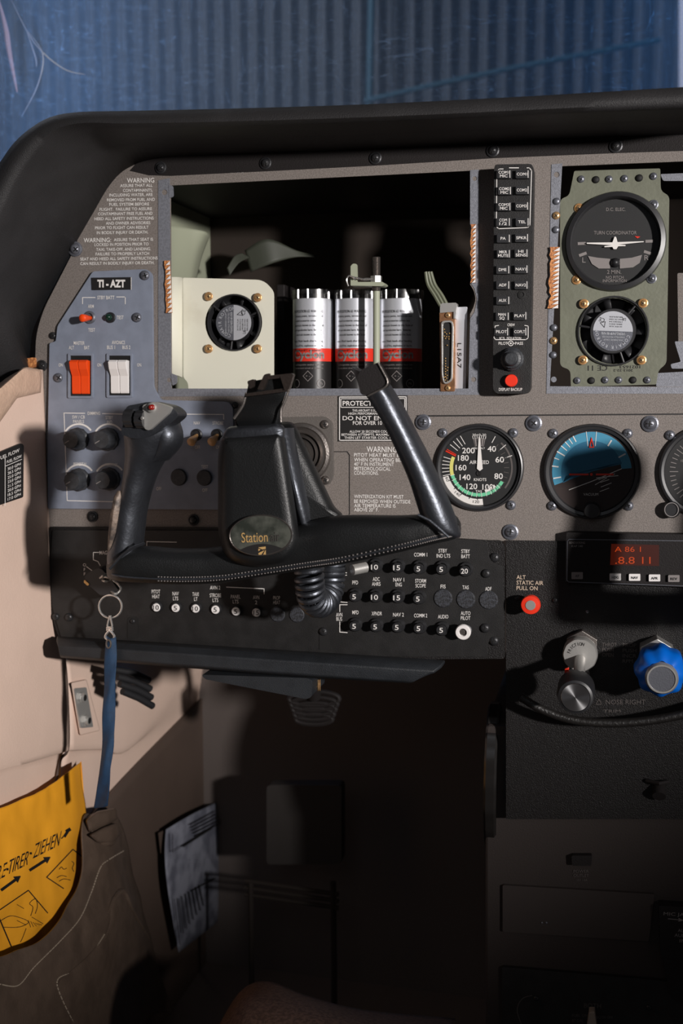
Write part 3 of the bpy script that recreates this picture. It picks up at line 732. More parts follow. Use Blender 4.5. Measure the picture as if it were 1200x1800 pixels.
# =================================================================== AUDIO PANEL
ap = thing('audio_panel', 'tall narrow black audio selector panel with two columns of buttons', 'audio panel', P(900,690,.002))
bm = NB(); sheet(bm, rp([(870,289,7),(934,288,9),(938,296,4),(932,684,6),(926,692,5),(872,692,7),(866,684,5),(868,296,5)]), .018, .024); mk('face_plate', bm, M['black'], ap, bevel=.0015)
qa = .018; bm = NB(); q = qa+.0003
line(bm, [(884,297),(877,297),(873,302),(872,398),(876,402),(927,400),(931,396),(934,300),(930,295),(926,295)], 1.3, q); line(bm, [(895,295),(911,295)], 1.5, q)
line(bm, [(876,572),(870,573),(868,594),(871,597),(924,597),(928,594),(928,573),(922,572)], 1.2, q)
txt(bm, "CREW", 898, 571, 4.6, 13, off=q); txt(bm, "ICS", 882, 594.5, 4.4, 9, off=q); txt(bm, "ISOLATION", 903, 594.5, 4.4, 25, off=q)
txt(bm, "PILOT", 884, 603.5, 5, 16, off=q); txt(bm, "PASS", 912, 603.5, 5, 14, off=q); txt(bm, "DISPLAY BACKUP", 897, 684.5, 5, 41, off=q)
band(bm, 897.5, 603.5, 3.6, 4.8, 0, 360, q); band(bm, 897.5, 603.5, 0.2, 1.6, 0, 360, q); line(bm, [(891,603.5),(894,603.5)], 1, q); line(bm, [(901,603.5),(904,603.5)], 1, q)
mk('lettering', bm, M['white'], ap)
BT = [(886,306,"COM1/MIC"),(918,306,"COM1"),(887,335,"COM2/MIC"),(918,334,"COM2"),(886,363,"COM3/MIC"),(917,362,"COM3"),(885,390,"COM/1/2"),(918,390,"TEL"),
 (885,419,"PA"),(917,418,"SPKR"),(885,446,"MKR/MUTE"),(916,445,"HI/SENS"),(884,474,"DME"),(916,473,"NAV1"),(884,501,"ADF"),(916,501,"NAV2"),(884,528,"AUX"),
 (883,556,"MAN/SQ"),(914,555,"PLAY"),(882,583,"PILOT"),(914,583,"COPLT")]
for x, y, s in BT:
    b = NB(); t = qa+.004; sheet(b, rr(x-12,y-7.5,x+12,y+7.5,2), t, .004); bt = mk('button', b, M['btn'], ap, bevel=.0007)
    b = NB(); parts = ["COM","1/2"] if s.startswith("COM/") else s.split('/')
    for i, p_ in enumerate(parts):
        yy = y if len(parts) == 1 else y-3.2+6.4*i
        txt(b, p_, x-1, yy, 4.8, min(19, 4.5*len(p_)), off=t+.0003, bold=.008)
    line(b, [(x+9.8,y-6),(x+9.8,y+6)], 1.2, t+.0003)
    mk('lettering', b, M['white'], bt)
b = NB(); lathe(b, 917, 518, qa, [(7,qa),(7,qa+.0008),(4,qa+.001),(3,qa-.001),(0,qa-.001)], 20); mk('photocell', b, M['slot'], ap, smooth=True)
b = NB(); t = qa+.014; lathe(b, 899, 631, qa+.008, [(20,qa),(20,qa+.004),(16.5,qa+.0055),(16,qa+.010),(12,qa+.011),(11,t+.004),(9,t+.005),(0,t+.005)], 40, mods=lambda a: 1+.02*math.cos(20*a)); mk('volume_knob', b, M['knob'], ap, smooth=True)
b = NB(); lathe(b, 897.5, 669, qa+.006, [(11,qa),(11,qa+.005),(9.5,qa+.006),(0,qa+.006)], 28); mk('display_backup_button', b, M['red'], ap, smooth=True, label='round red button')

# =================================================================== OPENING INTERIORS
bm = NB(); bx(bm, (P(250,300,-.3).x-.1, .30, .93), (P(1200,300,-.3).x+.3, .31, 1.20)); struct(mk('wall_front', bm, mat('inner_void', (50,44,40), .9, spec=.1)))
bm = NB()
grid_surf(bm, [[(270,392,-.08),(300,396,-.12),(335,402,-.15),(362,408,-.17),(368,416,-.20)],
               [(270,440,-.08),(300,440,-.12),(330,445,-.15),(346,450,-.17),(352,460,-.20)],[(270,520,-.08),(300,520,-.12),(320,520,-.15),(333,520,-.17),(340,520,-.20)]], P, 5, 5)
tag(mk('airframe_rib', bm, M['primerd'], smooth=True, solid=.002), 'pale green primed airframe rib inside the left of the display opening', 'airframe rib')
bm = NB(); grid_surf(bm, [[(400,470,-.14),(412,450,-.15),(425,445,-.16)],[(404,484,-.14),(420,462,-.15),(440,452,-.17)]], P, 5, 5)
grid_surf(bm, [[(430,440,-.20),(470,420,-.20),(520,440,-.22),(545,446,-.24)],[(440,478,-.20),(480,462,-.20),(520,452,-.22),(560,450,-.24)]], P, 5, 5)
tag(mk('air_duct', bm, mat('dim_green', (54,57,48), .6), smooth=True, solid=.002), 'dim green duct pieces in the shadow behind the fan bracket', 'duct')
# cream bracket
fbr = thing('fan_bracket', 'cream painted metal bracket holding the left cooling fan in the display opening', 'bracket', P(395,683,-.02))
bm = NB(); sheet(bm, rp([(321,488,3),(463,492,18),(481,512,8),(481,684),(331,684),(330,672,8),(322,664,8)]), -.02, .0015, [circ(410.5,567,50,40)]); mk('plate', bm, M['cream'], fbr, bevel=.0004)
bm = NB(); grid_surf(bm, [[(302,487,-.004),(312,487,-.010),(321,488,-.019)],[(302,660,-.004),(312,660,-.010),(321,664,-.019)]], P, 4, 2); mk('flange', bm, M['cream'], fbr, smooth=True, solid=.0015)
def fan(cx, cy, R, rh, off, rot, parent_label, scr_pos, gname, mirror=1):
    f = thing('cooling_fan', parent_label, 'fan', P(cx, cy, off), 'cooling fans')
    b = NB(); lathe(b, cx, cy, off, [(R+2,off-.001),(R+1,off+.0006),(R-1,off+.0006),(R-2,off-.004),(R-3,off-.022),(R-12,off-.024),(0,off-.024)], 48); mk('housing', b, M['grim'], f, smooth=True)
    for k in range(7):
        b = NB(); a = math.radians(rot+k*360/7); c = P(cx, cy, off); s = ps(off); rows = []
        for r in (rh*.95, (rh+R)/2, R-3):
            a1 = a+.10*(r/R); a2 = a1+.42
            rows.append([b.verts.new((c.x+r*s*math.cos(t), -off+dy, c.z+r*s*math.sin(t))) for t, dy in ((a1,.005),((a1+a2)/2,.009),(a2,.016))])
        for A, B in zip(rows, rows[1:]):
            for i in range(2): b.faces.new((A[i], A[i+1], B[i+1], B[i]))
        mk('blade', b, M['btn'], f, smooth=True, solid=.0008)
    for k in range(3):
        b = NB(); a = math.radians(rot+10+k*120); c = P(cx, cy, off); s = ps(off); u = Vector((math.cos(a),0,math.sin(a))); v = Vector((-math.sin(a),0,math.cos(a)))*.0012
        p0, p1 = c+u*rh*s*.9+Vector((0,.002,0)), c+u*(R-1)*s+Vector((0,.002,0))
        cyl_between(b, p0, p1, .0011, seg=8); mk('strut', b, M['btn'], f, smooth=True)
    b = NB(); lathe(b, cx, cy, off, [(rh+1,off-.02),(rh+1,off-.0005),(rh,off+.0003),(0,off+.0003)], 40); hb = mk('hub', b, M['btn'], f, smooth=True)
    t = off+.0006; b = NB()
    def rm(x, y, o):                              # rotate label artwork about the hub
        dx, dy = x-cx, y-cy; A = math.radians(mirror); return P(cx+dx*math.cos(A)+dy*math.sin(A), cy-dx*math.sin(A)+dy*math.cos(A), o)
    band(b, cx, cy, 0.1, rh-2, -90, 90, t, 24, rm, 0); band(b, cx, cy, .1, rh-2, 90, 270, t, 24, rm, 1)
    arctxt(b, "COMAIR", cx, cy, rh-8.5, 252, -14.5, 5.6, t+.0002, rm, 0, xs=.85)
    arctxt(b, "ROTRON", cx, cy, rh-8.5, 158, -13.5, 5.6, t+.0002, rm, 0, xs=.85)
    for i, (s_, h_, w_) in enumerate((("SAN DIEGO CALIF",2.6,34),("THERMALLY PROTECTED",2.6,40),("MODEL FLIGHT II 90",3,44))): txt(b, s_, cx-rh*.42+i*5.2, cy+1, h_, min(w_, rh*1.1), rot=90, off=t+.0002, mapf=rm, mi=0)
    txt(b, "FLIGHT II 90", cx-4, cy, 3.6, rh*1.1, rot=90, off=t+.0002, mapf=rm, mi=0)
    txt(b, "CE", cx+rh*.52, cy-rh*.55, 7, 10, rot=75, off=t+.0002, mapf=rm, mi=2, bold=0); txt(b, "UR", cx+rh*.58, cy+rh*.5, 5, 7, rot=80, off=t+.0002, mapf=rm, mi=2)
    line(b, [(cx+6,cy-rh*.42),(cx+14,cy-rh*.62),(cx+16,cy-rh*.38)], 1, t+.0002, rm, 2, True)
    for i in range(5): txt(b, ("24 VDC 0.2A","SERIAL 032512","19028134","0241 DC FAN","BRUSHLESS")[i], cx+rh*.22+i*4.2, cy+rh*.12, 2.2, rh*.62, rot=90, off=t+.0002, mapf=rm, mi=2)
    mk('fan_label', b, [M['silver'], M['screw'], M['ink']], hb, label='round silver and grey fan label')
    for x, y in scr_pos: screw(x, y, 8, f, off+.0005, 'brass', washer=True)
    return f
fan(410.5, 567, 50, 33, -.018, 12, 'small round black cooling fan in the cream bracket left of the battery cells', ((367,521),(453,523),(367,613),(453,613)), 'fan', 0)
# lead-acid cells with clear caps
def cell(cx, rad, off, y1, label, txts, y0=515):
    c = thing('battery_cell', label, 'battery', P(cx, y1, off), 'battery cells in the display opening')
    def cm(px, py, o=0):                          # wrap artwork around the cell
        u = (px-cx)/rad; C0 = P(cx, py, off); s = ps(off)*rad + o
        return Vector((C0.x+s*math.sin(u), -off-s*math.cos(u)+ps(off)*rad, P(cx,py,off).z))
    def wallpart(name, a, b_, m, o, parent=c):
        b = NB(); vs = []
        for i in range(41):
            u = -PI+2*PI*i/40; vs.append([b.verts.new(cm(cx+u*rad, y, o)) for y in (a, b_)])
        for A, B in zip(vs, vs[1:]): b.faces.new((A[0], A[1], B[1], B[0]))
        bmesh.ops.remove_doubles(b, verts=b.verts, dist=1e-6); return mk(name, b, M[m], parent, smooth=True)
    cn = wallpart('can', y0+8, y1, 'cellb', 0)
    lb = wallpart('label_band', y0+16, 612, 'silver', .0003, c); wallpart('red_band', 612, 635, 'cellr', .0003, c)
    b = NB()
    for i, s_ in enumerate(txts): txt(b, s_, cx-2+2*(i%2), 547+i*8.2+(3 if i > 5 else 0), 3.6 if i else 4.6, 58-4*(i%3), off=.0006, mapf=cm, mi=0)
    mk('lettering', b, M['ink'], lb)
    b = NB(); txt(b, "Cyclon", cx, 622.5, 14, 60, off=.0006, mapf=cm, bold=.035); 
    for i in range(2): txt(b, ("rechargeable sealed lead cell","do not short circuit or incinerate")[i], cx, 641+i*6, 2.6, 56, off=.0006, mapf=cm)
    line(b, [(cx-9,661),(cx,652),(cx+9,661),(cx,670)], 1, .0006, cm, 0, True); txt(b, "+ -", cx, 661, 4, 8, off=.0006, mapf=cm)
    for dx in (-24, 24): band(b, cx+dx, 674, 6.5, 7.6, 0, 360, .0006, 20, cm)
    txt(b, "Pb", cx+24, 674, 4, 6, off=.0006, mapf=cm)
    mk('lettering', b, M['dimw'], cn)
    s = ps(off)*rad; C0 = P(cx, y0, off); Cb = P(cx, y0+16, off); b = NB(); yc = -off+s
    for k, rr2 in enumerate((1.06, .98)):
        pts = [(C0.x, yc, C0.z), (Cb.x, yc, Cb.z)]
        cyl_between(b, Vector((C0.x, yc, C0.z)), Vector((Cb.x, yc, Cb.z)), s*rr2, seg=32, caps=(k == 0))
    for k in range(12):
        a = 2*PI*k/12; q1 = Vector((C0.x+s*1.05*math.sin(a), yc-s*1.05*math.cos(a), C0.z)); q2 = q1.copy(); q2.z = Cb.z; cyl_between(b, q1, q2, .0012, seg=6)
    mk('cap', b, M['clear'], c, smooth=True, label='clear ribbed plastic cap')
    return c
TX = ["PROPOSITION 65 WARNING","Battery posts, terminals and","related accessories contain lead","chemicals known to the State of","and reproductive harm. Batteries","chemicals known to the State","cause. Wash hands after handling","risk of fire, explosion or burns","heat above 60°C or incinerate","follow instructions. Do not"]
cell(541, 37, -.045, 686, 'brightest silver and black battery cell with red band, nearest the cream fan bracket', TX, 508)
cell(617, 37, -.045, 686, 'middle silver battery cell with red band, left of the threaded rod', TX, 508)
cell(697, 38, -.045, 686, 'dim battery cell with red band at the right of the threaded rod', TX, 508)
bm = NB(); sheet(bm, [(486,500),(500,500),(500,690),(486,690)], -.10, .06); tag(mk('battery_tray', bm, M['deep'], bevel=.001), 'dark upright side of the battery tray between cream bracket and cells', 'tray')
# threaded rod with bracket
rod = thing('threaded_rod', 'upright threaded steel rod standing in front of the battery cells', 'rod', P(661,690,-.03))
o_ = -.028; bm = NB()
A = P(661,452,o_); B_ = P(661,512,o_); n_ = 60; pts = [A.lerp(B_, i/n_) for i in range(n_+1)]; tube(bm, pts, [.0038+.0005*(i%2) for i in range(n_+1)], 16); mk('thread', bm, M['dsteel'], rod, smooth=True)
bm = NB(); cyl_between(bm, P(661.5,510,o_), P(661.5,660,o_), .0034, seg=16); mk('shank', bm, M['primerd'], rod, smooth=True)
bm = NB(); tube(bm, [P(661,485,o_), P(661,498,o_)], .0058, 6); mk('nut', bm, M['steel'], rod, bevel=.0004)
bm = NB(); sheet(bm, rp([(616,496),(672,495,4),(677,500,3),(672,503,2),(616,502)]), o_+.008, .016)
sheet(bm, rp([(616,500),(616,468,0),(620,463,4),(627,464,3),(628,498)]), o_+.006, .003)
mk('angle_bracket', bm, M['primerd'], rod, bevel=.0006, label='small pale metal angle bracket')
bm = NB(); tube(bm, [P(x, y, o_+.009) for x, y in cr([(612,503),(609,492),(613,485),(620,487),(630,489),(640,492),(655,491)], 4)], .0008, 6); tube(bm, [P(x, y+1.4*math.sin(x*.9), o_+.0095) for x, y in cr([(620,489),(635,490),(655,489)], 6)], .0006, 6); mk('safety_wire', bm, M['chrome'], rod, smooth=True)
# D-sub connector
dc = thing('avionics_connector', 'upright copper-faced multi-pin connector with a pale side plate, right end of the opening', 'connector', P(790,690,-.0))
o_ = .002
bm = NB(); sheet(bm, rp([(772,548,2),(799,543,2),(799,688,2),(774,688,2)]), o_, .012); mk('shell', bm, M['copper'], dc, bevel=.0006)
bm = NB(); sheet(bm, rp([(775,564,7),(795,563,9),(797,575,4),(795,670,8),(780,677,8),(776,660,5)]), o_+.003, .003, [rp([(778,567,5),(793,566,7),(794,576,4),(792,668,6),(781,673,5),(778,658,4)])]); mk('pin_shroud', bm, M['steel'], dc, bevel=.0003)
bm = NB(); sheet(bm, rp([(777,566,5),(794,565,7),(795,576,4),(793,669,6),(780,674,5),(777,658,4)]), o_+.0006, .0005); mk('insulator', bm, M['slot'], dc)
bm = NB()
pins = [(781,579),(782,584),(785,587),(790,586),(781,591),(785,592),(789,592),(783,595),(789,596),(786,607)]+[(783,630+i*4.6) for i in range(8)]+[(787,646),(786,651),(783,668),(787,670),(791,668),(785,665),(781,663),(786,660)]
for x, y in pins: lathe(bm, x, y, o_, [(1.1,o_),(1.1,o_+.002),(.5,o_+.0026),(0,o_+.0026)], 8)
mk('pins', bm, M['gold'], dc, smooth=True)
for y in (554, 682): screw(787, y, 5, dc, o_+.0004, 'brass')
bm = NB(); sheet(bm, rp([(773,540,3),(775,533,3),(801,532,2),(803,534,1),(802,543,2),(800,560,0),(797,560),(797,548),(773,550)]), o_+.002, .01); mk('latch_frame', bm, M['steel'], dc, bevel=.0004)
bm = NB(); sheet(bm, rp([(801,540,2),(821,539,2),(818,684,2),(800,690,2)]), -.006, .004); sd = mk('side_plate', bm, M['silver'], dc, bevel=.0004)
bm = NB(); txt(bm, "L15A7", 807, 625, 7, 44, rot=-90, off=-.0055); mk('lettering', bm, M['ink'], sd)
wb = NB()
for i in range(7):
    x = 748+i*2.2; tube(wb, [P(a, b, -.02-.012*(i%3)) for a, b in cr([(748+i*1.5,478+i%3*5),(752+i*2,500),(764+i*2.2,520),(778+i*2,545)], 5)], .0017, 7)
tag(mk('wire_bundle', wb, M['green_wire'], smooth=True), 'loom of thin grey-green wires rising behind the copper-faced connector', 'wires')

# right opening: green plate, turn coordinator, fan
gp = thing('mounting_plate', 'olive green primed mounting plate in the right panel opening', 'mounting plate', P(1080,682,-.02))
bm = NB(); GO = -.022
sheet(bm, rp([(1009,300,3),(1160,296,3),(1161,336,12),(1176,344,8),(1171,640,10),(1157,650,8),(1153,676,3),(1003,680,3),(1002,650,8),(984,644,8),(984,350,8),(1000,344,8)]), GO, .0015, [circ(1081,425,84,40), circ(1077,582,58,36)])
mk('plate', bm, M['primer'], gp, bevel=.0004)
for x, y, k in ((1021,315,1),(1047,316,0),(1070,315,1),(1097,314,1),(1123,313,0),(1148,310,1),(1014,669,1),(1039,669,0),(1063,668,1),(1087,668,1),(1112,668,0),(1137,668,1)):
    screw(x, y, 6, gp, GO, 'screw' if k else 'slot', name='screw' if k else 'screw_hole', cross=bool(k))
bm = NB(); txt(bm, "CE 11", 1050, 647, 9, 34, rot=180, off=GO+.0004, bold=0); txt(bm, "2013-22-2", 1095, 651, 4, 34, rot=180, off=GO+.0004, bold=0); txt(bm, "1021653", 1107, 645, 5, 36, rot=180, off=GO+.0004, bold=0); mk('lettering', bm, M['ink'], gp)
tcd = thing('turn_coordinator', 'round black turn coordinator with small white airplane on the green plate', 'instrument', P(1081,508,-.02))
bm = NB(); lathe(bm, 1081, 425, GO, [(82,GO-.03),(82,GO+.001),(80,GO+.005),(73,GO+.006),(71,GO+.003),(70,GO-.004)], 56); mk('bezel', bm, M['grim'], tcd, smooth=True)
bm = NB(); TO = GO-.003; lathe(bm, 1081, 425, TO, [(71,TO-.002),(71,TO),(0,TO)], 48); dl = mk('dial', bm, M['dial'], tcd)
bm = NB(); q = TO+.0004
txt(bm, "D.C. ELEC.", 1082, 368, 5.5, 34, off=q); txt(bm, "TURN COORDINATOR", 1081, 409, 6, 75, off=q); txt(bm, "2 MIN.", 1079, 478, 6.5, 25, off=q)
txt(bm, "NO PITCH", 1080, 487.5, 5, 31, off=q); txt(bm, "INFORMATION", 1080, 493.5, 5, 42, off=q); txt(bm, "L", 1026, 457, 9, 6, off=q, bold=0); txt(bm, "R", 1136, 453, 9, 8, off=q, bold=0)
for x, y, r in ((1022,428,2),(1141,424,2),(1024,447,20),(1138,444,-18)):
    a = math.radians(r); line(bm, [(x-5*math.cos(a), y+5*math.sin(a)), (x+5*math.cos(a), y-5*math.sin(a))], 5, q)
mk('lettering', bm, M['dimw'], dl)
bm = NB(); q = TO+.003; sheet(bm, [(1031,426.5),(1076,426),(1079,418),(1080,416),(1082,416),(1083,418),(1085,425.5),(1131,424),(1131,425.5),(1086,430),(1099,430.5),(1099,432.5),(1086,433),(1083,438),(1078,438),(1076,434),(1062,434.5),(1062,432.5),(1075,431),(1031,428.5)], q, .0006)
mk('miniature_airplane', bm, M['white'], tcd)
bm = NB(); sheet(bm, [(1033,450),(1050,453),(1072,455),(1072,472),(1052,472),(1040,464)], TO+.001, .0006); sheet(bm, [(1089,455),(1110,453),(1128,448),(1124,462),(1112,470),(1089,472)], TO+.001, .0006); mk('slip_tube', bm, M['dimw'], tcd)
bm = NB(); lathe(bm, 1081, 462, TO, [(8,TO),(7,TO+.003),(4,TO+.005),(0,TO+.006)], 20); mk('slip_ball', bm, M['btn'], tcd, smooth=True)
bm = NB(); sheet(bm, [(1115,415),(1125,416),(1120,419)], TO+.0006, .0002); mk('warning_flag', bm, M['red'], tcd)
bm = NB(); lathe(bm, 1081, 425, GO, [(71.5,GO+.0035),(0,GO+.0035)], 40); mk('glass', bm, M['glass'], tcd)
for x, y in ((1017,366),(1148,360),(1013,492),(1145,490)): screw(x, y, 8, tcd, GO, 'brass' if x < 1100 else 'screw', washer=True)
fan(1077, 582, 57, 37, GO+.002, 40, 'round black cooling fan below the turn coordinator on the green plate', ((1026,534),(1130,533),(1024,633),(1127,633)), 'fan', 88)
# rack hardware at the right edge
rk = thing('radio_rack', 'dark radio rack brackets at the right edge of the right opening', 'rack', P(1185,682,-.02))
for i, (pl_, o1, m_) in enumerate((([(1160,306),(1260,302),(1260,318),(1165,318)], -.03, 'strip'), ([(1190,480),(1260,478),(1260,610),(1192,612)], -.03, 'panel'), ([(1152,656),(1260,650),(1260,680),(1153,680)], -.03, 'strip'),
      ([(1185,600),(1260,600),(1260,648),(1180,648),(1178,640),(1196,636)], -.015, 'strip'))):
    part_sheet('rack_bracket', rp([(a, b, 3) for a, b in pl_]), o1, .004, m_, rk)

# =================================================================== ROUND INSTRUMENTS
def bezel(par, cx, cy, R, r):
    b = NB(); lathe(b, cx, cy, .003, [(R,0),(R,.003),(R-1.5,.005),(R-4,.0055),(R-5,.004),(r+2,.0035),(r,.001),(r,.0)], 64); mk('bezel', b, M['grim'], par, smooth=True)
    b = NB(); lathe(b, cx, cy, .0035, [(r+2,.0034),(0,.0034)], 40); mk('glass', b, M['glass'], par)
asi = thing('airspeed_indicator', 'round black airspeed indicator with green and yellow arcs and white needle', 'instrument', P(842,900,0))
bezel(asi, 842, 822, 77.5, 67); D0 = .0008
bm = NB(); lathe(bm, 842, 822, D0, [(68,.0002),(68,D0),(0,D0)], 56); dl = mk('dial', bm, M['dial'], asi)
bm = NB(); q = D0+.0003; cx, cy = 841, 822
band(bm, cx, cy, 55, 66, 195, 277, q, 30, mi=0)
band(bm, cx, cy, 45, 51, 196, 330, q, 40, mi=1); band(bm, cx, cy, 45, 51, 157, 196, q, 20, mi=2); band(bm, cx, cy, 40, 46, 285, 312, q, 8, mi=0)
band(bm, cx, cy, 57, 60, 322, 408, q, 20, mi=4)
for i in range(24):
    a = 60-i*10.0
    if -70 < a < 60: tick(bm, cx, cy, 45, 53, a, 1, q+.0002, 4)
for i in range(13): tick(bm, cx, cy, 44, 52, 196+i*10, .8, q+.0002, 0)
for a in (120, 127, 134, 141, 163, 169, 175, 181, 187, 193): tick(bm, cx, cy, 52 if a > 150 else 48, 64, a, 1.2, q+.0002, 0)
tick(bm, cx, cy, 46, 64, 153, 2.2, q+.0003, 3); tick(bm, cx, cy, 46, 64, 150, 1.2, q+.0003, 3)
for a in (62, 40, 20): tick(bm, cx, cy, 50, 62, a, 1.2, q+.0002, 0)
for a in (204, 221, 237, 253, 268): tick(bm, cx, cy, 50, 57, a, 1.2, q+.0002, 5)
for s, x, y, w in (("200",823,792,22),("180",814,805,19),("160",810,822,19),("140",817,839,19),("120",829,855,19),("100",857,856,19),("80",876,837,15),("60",878,808,15),("40",864,789,15)):
    txt(bm, s, x, y, 9.5, w, off=q, bold=.01)
for s, x, y, h, w in (("AIRSPEED",842,812.5,6,34),("KNOTS",843.5,843,5,22),("TAS",841,863.5,4,11)): txt(bm, s, x, y, h, w, off=q)
for s, x, y, r in (("160",785.5,841,-72),("140",804,868,-40),("120",836.5,882,-4)): txt(bm, s, x, y, 4.8, 11, rot=r, off=q+.0002, mi=5, bold=0)
mk('dial_markings', bm, [M['white'], M['grn'], M['yel'], M['red'], M['dimmer'], M['ink']], dl)
bm = NB(); band(bm, 842, 822, 38, 52, 78, 102, q+.0001, 8); mk('temperature_window', bm, M['dimw'], dl)
bm = NB()
for i in range(7): tick(bm, 842, 822, 52, 56, 78+i*4, 1, q+.0003)
txt(bm, "30+0-30", 842, 764.5, 4, 24, off=q+.0003); txt(bm, "PRESS ALT", 842, 788, 3, 20, off=q+.0002)
for i in range(5): tick(bm, 842, 822, 39, 51, 80+i*5, .8, q+.0004, 1)
mk('temperature_scale', bm, [M['white'], M['ink']], dl)
bm = NB(); sheet(bm, [(841,768),(843,768),(848,824),(843,828),(838,824)], D0+.0018, .0004); mk('needle', bm, M['white'], asi)
bm = NB(); sheet(bm, circ(842,832,5,12), D0+.0012, .0004); sheet(bm, [(839.5,824),(844.5,824),(844,837),(840,837)], D0+.0012, .0004); mk('needle_tail', bm, M['ink'], asi)

ai = thing('attitude_indicator', 'round blue attitude indicator with orange pointer beside the airspeed dial', 'instrument', P(1040,910,0))
bezel(ai, 1040, 829, 82, 70)
bm = NB(); lathe(bm, 1040, 829, D0, [(71,.0002),(71,D0),(0,D0)], 56); dl = mk('dial', bm, M['gground'], ai)
bm = NB(); q = D0+.0003
band(bm, 1040, 829, 52, 70, 5, 200, q, 50, mi=1); band(bm, 1040, 829, .1, 54, 16, 200, q+.0001, 50, mi=0)
sheet(bm, [(1092,816),(1030,829),(989,849),(994,836),(1092,812)], q+.0001, 0, mi=0)
mk('horizon_card', bm, [M['sky'], M['skyl']], dl, label='blue sky half of the card')
bm = NB(); q = D0+.0007
for a, r0, r1, w_ in ((172,60,70,2.2),(160,62,70,1.5),(150,56,70,2.2),(140,58,70,1.6),(132,58,70,1.4),(125,60,70,1.4),(118,60,70,1.8),(58,54,64,2.5),(28,54,66,2.5),(190,56,68,2.2)): tick(bm, 1040, 829, r0, r1, a, w_, q)
line(bm, [(1000,861),(1040,846),(1092,824)], 1.2, q)
for x0, y0, x1, y1 in ((1052,843,1080,833),(1055,848,1070,843),(1048,840,1086,836),(1056,856,1074,849),(1054,864,1070,858),(1046,852,1066,840)): line(bm, [(x0,y0),(x1,y1)], 1, q)
line(bm, [(1030,759),(1033,784)], 1, q); line(bm, [(1048,759),(1046,784)], 1, q)
txt(bm, "VACUUM", 1038, 869, 4.5, 26, off=q, bold=0)
mk('dial_markings', bm, M['white'], dl)
bm = NB(); sheet(bm, [(1039.5,768),(1044,787),(1035,787)], D0+.0014, .0004, [[(1039.5,774),(1042,785),(1037,785)]]); sheet(bm, [(1000,832.5),(1034,832.5),(1034,835.5),(1000,835.5)], D0+.0014, .0004); sheet(bm, [(1047,832.5),(1078,832.5),(1078,835.5),(1047,835.5)], D0+.0014, .0004); sheet(bm, circ(1039,834,2.5,10), D0+.0014, .0004)
mk('aircraft_symbol', bm, M['red'], ai)
bm = NB(); lathe(bm, 1040, 896, .003, [(14,.002),(14,.012),(12,.014),(0,.014)], 24); mk('adjust_knob', bm, M['btn'], ai, smooth=True)

al = thing('altimeter', 'dark altimeter cut off by the right edge of the frame', 'instrument', P(1243,905,0))
bezel(al, 1243, 829, 79, 68)
bm = NB(); lathe(bm, 1243, 829, D0, [(69,.0002),(69,D0),(0,D0)], 56); dl = mk('dial', bm, M['dial'], al)
bm = NB(); q = D0+.0003
for i in range(50): tick(bm, 1243, 829, 52 if i % 5 == 0 else 57, 66, i*7.2, 1.2, q)
for i in range(40): tick(bm, 1243, 829, 38, 42, i*9, .8, q)
txt(bm, "1013", 1201, 810, 4, 10, off=q); mk('dial_markings', bm, M['dimw'], dl)
bm = NB(); lathe(bm, 1180, 896, .006, [(14,0),(14,.008),(12.8,.009),(12,.0085),(11,.008),(0,.008)], 28); mk('adjust_knob', bm, [M['grim']], al, smooth=True)
bm = NB(); band(bm, 1180, 896, 11.5, 12.8, 0, 360, .0095); mk('knob_ring', bm, M['dimw'], al)

# autopilot control unit
au = thing('autopilot_unit', 'black autopilot control unit with orange digital readout', 'autopilot', P(1100,1025,.005))
lp = thing('lower_centre_panel', 'black crinkle-painted lower centre panel below the flight instruments', 'panel', P(1080,1300,.002))
bm = NB(); sheet(bm, rp([(889,950),(1290,954),(1290,1400),(1290,1440),(889,1440)]), .002, .003); mk('panel_sheet', bm, M['crinkle'], lp)
AO = .012
bm = NB(); sheet(bm, rp([(995,936,3),(1290,941),(1290,1036),(993,1023,3)]), AO, .012); mk('case', bm, M['deep'], au, bevel=.0008)
bm = NB(); q = AO+.0003; line(bm, [(1290,952),(1000,948),(997,951),(996,1020),(999,1023),(1290,1033)], 1.2, q); mk('trim_line', bm, M['screw'], au)
bm = NB(); txt(bm, "BENDIX/KING", 1014, 954, 3.6, 28, off=q); txt(bm, "KAP 140", 1014, 960, 3.6, 20, off=q); mk('lettering', bm, M['dimw'], au)
for x, y, s in ((1014,1012,"AP"),(1081,1014.5,"HDG"),(1115,1015,"NAV"),(1150,1016,"APR"),(1184,1017,"REV")):
    b = NB(); sheet(b, rr(x-10,y-6,x+10,y+6,1.5), AO+.003, .003); bt = mk('button', b, M['whitep'] if x not in (1014,1184) else M['dimw'], au, bevel=.0005)
    b = NB(); txt(b, s, x, y+.5, 4.2, 12 if len(s) > 2 else 7, off=AO+.0034, bold=.015); mk('lettering', b, M['ink'], bt)
bm = NB(); sheet(bm, [(1074,956),(1158,958),(1158,995),(1072,993)], q, 0); sc = mk('display', bm, M['ledbg'], au, label='orange glowing readout')
bm = NB(); txt(bm, "A 86 1", 1103, 965.5, 9, 46, off=q+.0004, bold=0); txt(bm, ".8.8 11", 1112, 985, 12, 62, off=q+.0004, bold=0); mk('digits', bm, M['led'], sc)

